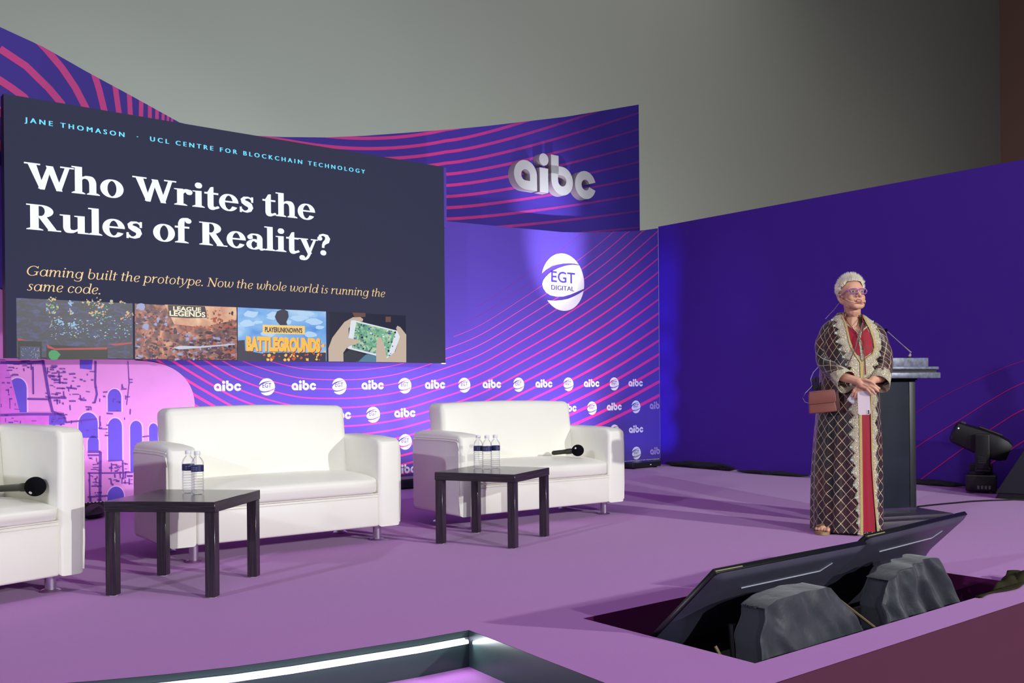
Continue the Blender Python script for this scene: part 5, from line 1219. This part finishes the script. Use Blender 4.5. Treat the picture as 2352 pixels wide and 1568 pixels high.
def front(x, z, off=.004):                    # point of the robe's front surface at this x
    cx, A, Bq, cy = rb(z); lo_, hi_ = -math.pi + .02, -.02
    for _ in range(30):
        mid = (lo_ + hi_) / 2
        if surf(mid, z).x < x: lo_ = mid
        else: hi_ = mid
    return surf(lo_, z, off)
def lace_mat():
    m = bpy.data.materials.new('cream_lace'); m.use_nodes = True; nt = m.node_tree; b = nt.nodes['Principled BSDF']
    tc = nt.nodes.new('ShaderNodeTexCoord'); vo = nt.nodes.new('ShaderNodeTexVoronoi'); vo.inputs['Scale'].default_value = 70; mth = nt.nodes.new('ShaderNodeMath'); mth.operation = 'SINE'; mul = nt.nodes.new('ShaderNodeMath'); mul.operation = 'MULTIPLY'; mul.inputs[1].default_value = 17
    nt.links.new(tc.outputs['Object'], vo.inputs['Vector']); nt.links.new(vo.outputs['Distance'], mul.inputs[0]); nt.links.new(mul.outputs[0], mth.inputs[0])
    rp = nt.nodes.new('ShaderNodeValToRGB'); e = rp.color_ramp.elements; e[0].position = .05; e[0].color = l4((208, 194, 156)); e[1].position = .7; e[1].color = l4((246, 238, 218)); nt.links.new(mth.outputs[0], rp.inputs[0]); nt.links.new(rp.outputs[0], b.inputs['Base Color'])
    bp = nt.nodes.new('ShaderNodeBump'); bp.inputs['Strength'].default_value = .8; bp.inputs['Distance'].default_value = .004; nt.links.new(mth.outputs[0], bp.inputs['Height']); nt.links.new(bp.outputs[0], b.inputs['Normal']); b.inputs['Roughness'].default_value = .6
    return m
def lattice_mat():
    m = bpy.data.materials.new('sequin_lattice_cloth'); m.use_nodes = True; nt = m.node_tree; b = nt.nodes['Principled BSDF']
    uv = nt.nodes.new('ShaderNodeUVMap'); sp_ = nt.nodes.new('ShaderNodeSeparateXYZ'); nt.links.new(uv.outputs[0], sp_.inputs[0])
    def M2(op, a, b_=None):
        n = nt.nodes.new('ShaderNodeMath'); n.operation = op
        for i, v in enumerate((a, b_)):
            if v is None: continue
            if isinstance(v, (int, float)): n.inputs[i].default_value = v
            else: nt.links.new(v, n.inputs[i])
        return n.outputs[0]
    us = M2('DIVIDE', sp_.outputs[0], .060); vsn = M2('DIVIDE', sp_.outputs[1], .076)
    lines = []
    for op in ('ADD', 'SUBTRACT'):
        f = M2('FRACT', M2(op, us, vsn)); d = M2('ABSOLUTE', M2('SUBTRACT', f, .5)); lines.append(M2('GREATER_THAN', d, .465))
    L_ = M2('MAXIMUM', lines[0], lines[1])
    nz = nt.nodes.new('ShaderNodeTexNoise'); nz.inputs['Scale'].default_value = 90; nt.links.new(uv.outputs[0], nz.inputs['Vector'])
    L_ = M2('MULTIPLY', L_, M2('GREATER_THAN', nz.outputs['Fac'], .36))
    n2 = nt.nodes.new('ShaderNodeTexNoise'); n2.inputs['Scale'].default_value = 5; nt.links.new(uv.outputs[0], n2.inputs['Vector'])
    rp = nt.nodes.new('ShaderNodeValToRGB'); rp.color_ramp.elements[0].position = .38; rp.color_ramp.elements[0].color = l4((24, 20, 28)); rp.color_ramp.elements[1].position = .62; rp.color_ramp.elements[1].color = l4((68, 26, 32)); nt.links.new(n2.outputs['Fac'], rp.inputs[0])
    mx = nt.nodes.new('ShaderNodeMix'); mx.data_type = 'RGBA'; nt.links.new(L_, mx.inputs[0]); nt.links.new(rp.outputs[0], mx.inputs[6]); mx.inputs[7].default_value = l4((206, 190, 150)); nt.links.new(mx.outputs[2], b.inputs['Base Color'])
    b.inputs['Roughness'].default_value = .38; b.inputs['Specular IOR Level'].default_value = .5; b.inputs['Sheen Weight'].default_value = .25
    return m
M_robe = lattice_mat(); M_lace = lace_mat(); M_gold = mat('gold_braid', (196, 172, 112), .5, metal=.3, noise=.3, nscale=300, bump=.5); M_mint = mat('mint_sequins', (190, 212, 186), .4, noise=.2, nscale=200); M_red = mat('red_dress', (150, 16, 44), .6, spec=.3); M_lining = mat('dark_red_lining', (122, 16, 48), .6)
# neck opening: outline of skin and of red dress
def lx(px, py): return Lp(px, py, -.13)
OPEN = [(1938, 727), (1946, 748), (1951, 775), (1957, 798), (1966, 812), (1974, 818), (1978, 814), (1986, 819), (1998, 812), (2005, 798), (2003, 780), (1994, 757), (1985, 742), (1977, 726)]
OP = [(lx(*p).x, lx(*p).z) for p in OPEN]
def inside(x, z, P_):
    r = False; j = len(P_) - 1
    for i in range(len(P_)):
        if (P_[i][1] > z) != (P_[j][1] > z) and x < (P_[j][0] - P_[i][0]) * (z - P_[i][1]) / (P_[j][1] - P_[i][1]) + P_[i][0]: r = not r
        j = i
    return r
NA, NZ = 144, 150; mb = MB(); mb.uv = []
zs = [.015 + (1.445 - .015) * j / NZ for j in range(NZ + 1)]
vs_ = []; fs = []
for z in zs:
    for k in range(NA + 1): a = 2 * math.pi * k / NA + math.pi / 2; vs_.append(surf(a, z)); mb.uv.append((2 * math.pi * k / NA * .20, z))
for j in range(NZ):
    for k in range(NA):
        f = [j * (NA + 1) + k, j * (NA + 1) + k + 1, (j + 1) * (NA + 1) + k + 1, (j + 1) * (NA + 1) + k]
        c = sum((vs_[i] for i in f), Vector()) / 4
        if c.y < 0 and (inside(c.x, c.z, OP) or (c.z > 1.36 and lx(1945, 730).x < c.x < lx(1975, 730).x)): continue
        fs.append(f)
mb.add(vs_, fs, 0, True)
def sleeve(mb, pts, wob_=0):                  # pts: centre, radius across, radius other, uv start
    n = 28; vs_ = []; fs = []; L = 0; P_ = []
    m = 26
    for i in range(m + 1):
        f = i / m * (len(pts) - 1); k = min(int(f), len(pts) - 2); u_ = f - k; c0 = Vector(pts[k][0]); c1 = Vector(pts[k + 1][0])
        pm = Vector(pts[max(k - 1, 0)][0]); pp = Vector(pts[min(k + 2, len(pts) - 1)][0])
        c = .5 * ((2 * c0) + (c1 - pm) * u_ + (2 * pm - 5 * c0 + 4 * c1 - pp) * u_ * u_ + (3 * c0 - pm - 3 * c1 + pp) * u_ ** 3)
        P_.append((c, pts[k][1] + (pts[k + 1][1] - pts[k][1]) * u_, pts[k][2] + (pts[k + 1][2] - pts[k][2]) * u_))
    for i, (c, r1, r2) in enumerate(P_):
        d = (P_[min(i + 1, m)][0] - P_[max(i - 1, 0)][0]).normalized(); a = d.cross(Vector((0, 1, .35))).normalized(); b = d.cross(a).normalized()
        if i: L += (c - P_[i - 1][0]).length
        for k in range(n + 1):
            t = 2 * math.pi * k / n; w_ = 1 + .05 * math.sin(3 * t + i * .5 + wob_) + .03 * math.sin(i * 1.1 + t)
            vs_.append(c + (a * math.cos(t) * r1 + b * math.sin(t) * r2) * w_); mb.uv.append((t * .07 + L * .3, L + wob_))
    for i in range(m):
        for k in range(n): j = i * (n + 1) + k; fs.append([j, j + 1, j + n + 2, j + n + 1])
    mb.add(vs_, fs, 0, True)
    return P_
PL = sleeve(mb, shL, .0); PRs = sleeve(mb, shR, 1.3)
robe = mb.build('robe', [M_robe], person); tag(robe, 'long black and maroon robe with a gold sequin lattice')
md = robe.modifiers.new('thick', 'SOLIDIFY'); md.thickness = .003; md.offset = -1
def patch(mb, P_, off, mi=0, n=56, hole=None):
    x0, x1, z0, z1 = bounds([P_]); vs_ = []; fs = []
    for j in range(n + 1):
        for i in range(n + 1): vs_.append(front(x0 + (x1 - x0) * i / n, z0 + (z1 - z0) * j / n, off))
    for j in range(n):
        for i in range(n):
            k = j * (n + 1) + i; c = (vs_[k] + vs_[k + n + 2]) / 2
            if inside(c.x, c.z, P_) and not (hole and inside(c.x, c.z, hole)): fs.append([k, k + 1, k + n + 2, k + n + 1])
    mb.add(vs_, fs, mi, True)
YK = [(lx(*p).x, lx(*p).z) for p in ((1935, 724), (1946, 757), (1952, 785), (1960, 806), (1972, 826), (1979, 832), (1986, 830), (2003, 815), (2009, 798), (2006, 776), (1997, 756), (1986, 738))]
VK = [(lx(*p).x, lx(*p).z) for p in ((1930, 712), (1946, 748), (1966, 763), (1971, 776), (1975, 766), (1990, 750), (1984, 720))]
mbY = MB(); patch(mbY, YK, .0008, 0, 70, VK); mbY.build('lace_yoke', M_lace, robe)
# red dress behind the opening and down the front slit
mb = MB()
DRS = [[(1945, 747), (1957, 754), (1966, 761), (1971.5, 774), (1974, 791), (1975, 818), (1966, 811), (1957, 800), (1949, 775)], [(1975.5, 767), (1983, 757), (1990.6, 751), (1999, 766), (2006, 791), (2003, 806.6), (1994, 815), (1986.8, 820), (1982, 806), (1979, 786)]]
for DR in DRS:
    DP = [(lx(*p).x, lx(*p).z) for p in DR]; x0, x1, z0, z1 = bounds([DP]); n = 56
    vs_ = []; fs = []
    for j in range(n + 1):
        for i in range(n + 1): x = x0 + (x1 - x0) * i / n; z = z0 + (z1 - z0) * j / n; vs_.append(front(x, z, .0040))
    for j in range(n):
        for i in range(n):
            k = j * (n + 1) + i; c = (vs_[k] + vs_[k + n + 2]) / 2
            if inside(c.x, c.z, DP): fs.append([k, k + 1, k + n + 2, k + n + 1])
    mb.add(vs_, fs, 0, True)
def strip(mb, L, mi=0, off=.004, n=3, wave=0):                         # L: rows of (px0, px1, py); laid on the robe front
    rows = []
    for (a, b, y) in L:
        r = []
        for i in range(n + 1):
            px_ = a + (b - a) * i / n; q = Lp(px_, y, -.15); q = Lp(px_, y, front(q.x, q.z).y); r.append(front(q.x, q.z, off))
        rows.append(r)
    o = len(mb.v); vs_ = [p for r in rows for p in r]; fs = []
    for j in range(len(rows) - 1):
        for i in range(n): k = j * (n + 1) + i; fs.append([k, k + n + 1, k + n + 2, k + 1])
    mb.add(vs_, fs, mi, True)
def rows(tab, n=40):
    out = []
    for j in range(n + 1):
        f = j / n * (len(tab) - 1); k = min(int(f), len(tab) - 2); u_ = f - k; out.append(tuple(tab[k][i] + (tab[k + 1][i] - tab[k][i]) * u_ for i in range(3)))
    return out
strip(mb, rows([(1974, 2000, 860), (1975, 2001, 950), (1976, 2004, 1050), (1977, 2008, 1150), (1977, 2009, 1221)], 60), 0, .003, 6)
dress = mb.build('dress', M_red, person); tag(dress, 'red dress showing at the neckline and down the front slit')
mb = MB(); strip(mb, rows([(2001, 2004, 1030), (2002, 2009, 1100), (2004, 2013, 1160), (2006, 2017, 1222)], 40), 0, .002, 4); mb.build('robe_lining', mat('black_lace_lining', (18, 16, 20), .8, noise=.6, nscale=200), person)
# lace bands with scalloped outer edges
def scallop(base, k, amp, per): return base + amp * abs(math.sin(math.pi * k / per))
mb = MB()
Lin = [(1934, 722), (1943, 742), (1947, 762), (1951, 782), (1958, 803), (1968, 820), (1976, 832), (1977, 870)]
Lout = [(1915, 726), (1920, 742), (1924, 762), (1927, 785), (1935, 806), (1944, 826), (1951, 846), (1955, 870)]
Rin = [(1978, 722), (1988, 740), (1997, 757), (2004, 778), (2007, 797), (2003, 812), (1990, 822), (1979, 832), (1978, 870)]
Rout = [(1996, 730), (2004, 742), (2013, 757), (2021, 775), (2023, 792), (2018, 808), (2011, 828), (2005, 846), (2003, 870)]
def lerp_tab(T_, n):
    out = []
    for j in range(n + 1): f = j / n * (len(T_) - 1); k = min(int(f), len(T_) - 2); u_ = f - k; out.append((T_[k][0] + (T_[k + 1][0] - T_[k][0]) * u_, T_[k][1] + (T_[k + 1][1] - T_[k][1]) * u_))
    return out
def lace(mb, I, O, n, per, amp, off, mi):
    a, b = lerp_tab(I, n), lerp_tab(O, n); rws = []
    for j in range(n + 1):
        (x0, y0), (x1, y1) = a[j], b[j]; k = 1 + amp * (abs(math.sin(math.pi * j / per)) - .5); r = []
        for i in range(5):
            f = i / 4 * k; q = Lp(x0 + (x1 - x0) * f, y0 + (y1 - y0) * f, -.14); q = Lp(x0 + (x1 - x0) * f, y0 + (y1 - y0) * f, front(q.x, q.z).y); r.append(front(q.x, q.z, off + .004 * math.sin(math.pi * i / 4) ))
        rws.append(r)
    vs_ = [p for r in rws for p in r]; fs = []
    for j in range(n):
        for i in range(4): k = j * 5 + i; fs.append([k, k + 1, k + 6, k + 5])
    mb.add(vs_, fs, mi, True)
lace(mb, Lin, Lout, 90, 11, .42, .006, 0); lace(mb, Rin, Rout, 90, 11, .42, .006, 0)
LI2 = [(1977, 868), (1977, 950), (1978, 1050), (1979, 1150), (1980, 1228)]; LO2 = [(1957, 868), (1955, 950), (1956, 1050), (1960, 1130), (1968, 1190), (1971, 1228)]
LO2 = [(x, 868 + (1228 - 868) * i / 5) for i, (x, y) in enumerate(LO2)]; LI2 = [(x, 868 + 360 * i / 4) for i, (x, y) in enumerate(LI2)]
RI2 = [(1999, 868 + 0), (2000, 960), (2002, 1060), (2007, 1140), (2014, 1222)]; RO2 = [(2010, 868), (2010, 960), (2011, 1060), (2012, 1140), (2017, 1222)]
lace(mb, LI2, LO2, 150, 12, .5, .006, 0); lace(mb, RI2, RO2, 130, 12, .6, .005, 0)
mb2 = MB()
strip(mb2, [(x - 5, x + 1, y) for x, y in lerp_tab(LI2, 60)], 0, .012, 2); strip(mb2, [(x - 2.5, x + 1, y) for x, y in lerp_tab(RI2, 60)], 0, .010, 2)
for T_ in (Lin, Rin): strip(mb2, [(x - 2.2, x + 2.2, y) for x, y in lerp_tab(T_, 60)], 0, .012, 2)
for V_ in ([(1945, 744), (1957, 752), (1966, 760), (1971.5, 773), (1974.5, 786)], [(1992, 749), (1983, 756), (1976, 766), (1974, 778), (1975, 786)], [(1973, 778), (1976, 790), (1978, 806), (1980.5, 830)]):
    a_ = lerp_tab(V_, 24); wd_ = 2.2 if V_[0][0] != 1973 else 3.4
    strip(mb, [(x - wd_, x + wd_, y) for x, y in a_], 0, .007, 2)
# mint sequin leaves on the scallop tips
mb3 = MB()
for I, O, n, per in ((Lin, Lout, 90, 11), (Rin, Rout, 90, 11), (LI2, LO2, 150, 12), (RI2, RO2, 130, 12)):
    a, b = lerp_tab(I, n), lerp_tab(O, n)
    for j in range(per // 2, n, per):
        f = 1.12; (x0, y0), (x1, y1) = a[j], b[j]; q = Lp(x0 + (x1 - x0) * f, y0 + (y1 - y0) * f, -.14); c = front(q.x, q.z, .010)
        for dx, dz, r in ((0, 0, .0055), (-.006, .004, .004), (-.006, -.004, .004), (.004, .005, .004), (.004, -.005, .004)): mb3.ball((c.x + dx, c.y, c.z + dz), r, .003, r, sub=1)
# cuffs
def cuff(Pts, wid, up_):
    c0, r1, r2 = Pts[-1]; d = (Pts[-1][0] - Pts[-3][0]).normalized(); a = d.cross(Vector((0, 1, .35))).normalized(); b = d.cross(a).normalized(); n = 40
    outer = []; inner = []; back = []
    for k in range(n):
        t = 2 * math.pi * k / n; w0 = wid * (.85 + .28 * abs(math.sin(t * 5)))
        e = a * math.cos(t) * r1 + b * math.sin(t) * r2
        back.append(c0 + e * 1.09 - d * w0); outer.append(c0 + e * 1.34 + d * .030 + Vector((0, 0, -.022)))
    vs_ = back + outer; fs = [[k, (k + 1) % n, n + (k + 1) % n, n + k] for k in range(n)]
    mb.add(vs_, fs, 0, True)
    lin_ = MB(); lin_.add([p - (p - c0) * .03 for p in outer] + [c0 - d * .05 + (p - c0 - d * .02) * .75 for p in outer], fs, 0, True); return lin_
l1 = cuff(PL, .062, 0); l2 = cuff(PRs, .05, 0)
tr = mb.build('lace_trim', M_lace, robe); tag(tr, 'cream scalloped lace trim'); md = tr.modifiers.new('thick', 'SOLIDIFY'); md.thickness = .003
mb2.build('gold_braid', M_gold, robe); mb3.build('sequin_leaves', M_mint, robe)
for l_ in (l1, l2): l_.build('sleeve_lining', M_lining, robe)
# cords, necklace
mb = MB()
def on_front(px, py, off=.016): q = Lp(px, py, -.14); q = Lp(px, py, front(q.x, q.z).y); return front(q.x, q.z, off)
for T_ in ([(1940, 722), (1949, 742), (1960, 757), (1969, 768), (1976, 781), (1981, 800), (1984, 830), (1985, 860)], [(1976, 722), (1979, 745), (1980, 770), (1982, 795), (1984, 830), (1986, 860)]): mb.tube([on_front(x, y) for x, y in T_], .0024, 6)
tag(mb.build('neck_cord', mat('brick_red_cord', (140, 42, 34), .6), person), 'thin brick red cords round the neck')
# sandal
mb = MB(); s0 = Lp(1890, 1222, -.10)
out = []
for k in range(28):
    a = 2 * math.pi * k / 28; out.append((s0.x + .052 * math.cos(a) * (1 + .1 * math.sin(a)), -.085 + .115 * math.sin(a)))
mb.add([(x, y, .002) for x, y in out] + [(x, y, .022) for x, y in out], [[k, (k + 1) % 28, 28 + (k + 1) % 28, 28 + k] for k in range(28)] + [list(range(28))[::-1], list(range(28, 56))], 0)
sd = mb.build('sandal', mat('tan_sandal_sole', (160, 132, 92), .7), person); tag(sd, 'tan sandal')
mb = MB().tube([(s0.x - .05, -.11, .02), (s0.x - .035, -.125, .052), (s0.x, -.13, .062), (s0.x + .035, -.125, .055), (s0.x + .05, -.11, .02)], .008, 8); mb.build('strap', mat('brown_sandal_strap', (112, 84, 60), .6), sd)

# things the person carries
ph = Lp(1984.5, 925, -.238); Pm = lambda q: PO + pxv * q.x + pn * q.y + Vector((0, 0, q.z))
M_phone = mat('pale_pink_phone', (232, 214, 222), .25, spec=.5); M_phdark = mat('phone_edge', (120, 108, 116), .3, metal=.6)
t = thing('phone', 'pale pink phone held upside down in the hands of the standing person', 'phone', Pm(ph), PR)
bm = bmesh.new(); bmesh.ops.create_cube(bm, size=1)
for v in bm.verts: v.co = Vector((v.co.x * .073, v.co.y * .008, v.co.z * .150))
bmesh.ops.bevel(bm, geom=[e for e in bm.edges if abs(e.verts[0].co.y - e.verts[1].co.y) > .001], offset=.012, segments=5, profile=.5, affect='EDGES')
tl_ = Matrix.Rotation(math.radians(-2), 4, 'Y')
MB().from_bm(bm, 0, False, tl_).build('case', M_phone, t)
MB().box(.012, .034, -.0055, -.0038, -.071, -.045, r=.0015, M=tl_).build('camera_plate', M_phone, t)
for z in (-.052, -.064): MB().lathe([(.0050, 0), (.0050, .0012)], 16, M=tl_ @ Matrix.Translation((.025, -.0055, z)) @ Matrix.Rotation(math.pi / 2, 4, 'X')).build('camera_lens', mat('lens_navy', (20, 22, 60), .15), t)
ti = Lp(1959, 916, -.215)
bm = bmesh.new(); bmesh.ops.create_grid(bm, x_segments=8, y_segments=8, size=.5)
for v in bm.verts: v.co = Vector((v.co.x * .055, .010 * wob(v.co.x * 3, v.co.y * 3, 2, 1), v.co.y * .055))
o = MB().from_bm(bm, 0, True, Matrix.Rotation(math.radians(35), 4, 'Y')).build('tissue', mat('white_tissue', (232, 228, 228), .9), None, Pm(ti), PR); md = o.modifiers.new('thick', 'SOLIDIFY'); md.thickness = .002
tag(o, 'small folded white tissue under the fingers of the standing person', 'tissue')
# hand bag hanging at the hip
M_bag = mat('brown_leather', (128, 74, 66), .45, spec=.4, noise=.12, nscale=30, bump=.1); M_bagdk = mat('brown_leather_dark', (92, 52, 50), .5)
hbp = Lp(1893, 947, -.215); HB = Matrix.Identity(4)
bag = thing('handbag', 'small brown leather handbag with a flap hanging at the hip of the standing person', 'handbag', Pm(hbp), PR + .10)
tl_ = Matrix.Rotation(math.radians(-5.5), 4, 'Y')
def taper(v): return Vector((v.x * (1 - .10 * v.z / .14), v.y * (1 - .35 * v.z / .14), v.z))
MB().box(-.093, .078, -.030, .030, 0, .130, r=.008, M=tl_, fn=taper).build('pouch', M_bag, bag)
fl = MB().prism([(-.088, .060), (.070, .060), (.080, .066), (.076, .140), (-.080, .140), (-.092, .066)], -.034, -.0285, r=.003, M=tl_); fl.box(-.080, .074, -.034, .024, .128, .142, r=.006, M=tl_); fl.build('flap', M_bag, bag)
mb = MB()
for x in (.078, .086, .094): mb.box(x - .003, x + .003, -.026, .026, .004, .126, r=.002, M=tl_)
mb.box(.072, .098, -.024, .024, .010, .118, r=.006, M=tl_); mb.build('gusset', M_bagdk, bag)
bl = lambda q: Matrix.Rotation(-(PR + .10), 4, 'Z') @ (Pm(q) - Pm(hbp))
st_ = [on_front(x, y, .024) for x, y in ((1977, 742), (1974, 756), (1968, 776), (1963, 800), (1956, 818), (1951, 830))]
MB().tube([bl(q) for q in st_] + [bl(Lp(1942, 852, -.16)), bl(Lp(1930, 880, -.16))], .0042, 8).build('strap', mat('mauve_strap', (104, 78, 84), .5), bag)
mb = MB()
rnd = random.Random(4)
for k in range(9):
    x = 1867 + k * 2.2; a = Lp(x, 896, -.155 + rnd.uniform(-.01, .01)); b = Lp(x + rnd.uniform(-4, 3), 872 + rnd.uniform(-10, 8), -.155); mb.tube([bl(a), bl(b)], rnd.uniform(.003, .005), 6, rnd.choice([0, 0, 1]))
mb.build('protruding_pens', [M_black, M_olive], bag)
cw = [Lp(x, y, yy) for x, y, yy in ((1880, 842, -.09), (1868, 855, -.12), (1862, 870, -.14), (1865, 886, -.16), (1862, 890, -.17), (1850, 902, -.17), (1844, 914, -.17), (1849, 923, -.175), (1862, 927, -.18))]
wo = Pm(cw[0]); wl = lambda q: Pm(q) - wo
o = MB().tube([wl(q) for q in cw], .0018, 6).build('microphone_wire', mat('pale_wire_loop', (196, 188, 205), .5), None, wo); tag(o, 'thin pale wire looping out beside the brown handbag', 'wire')
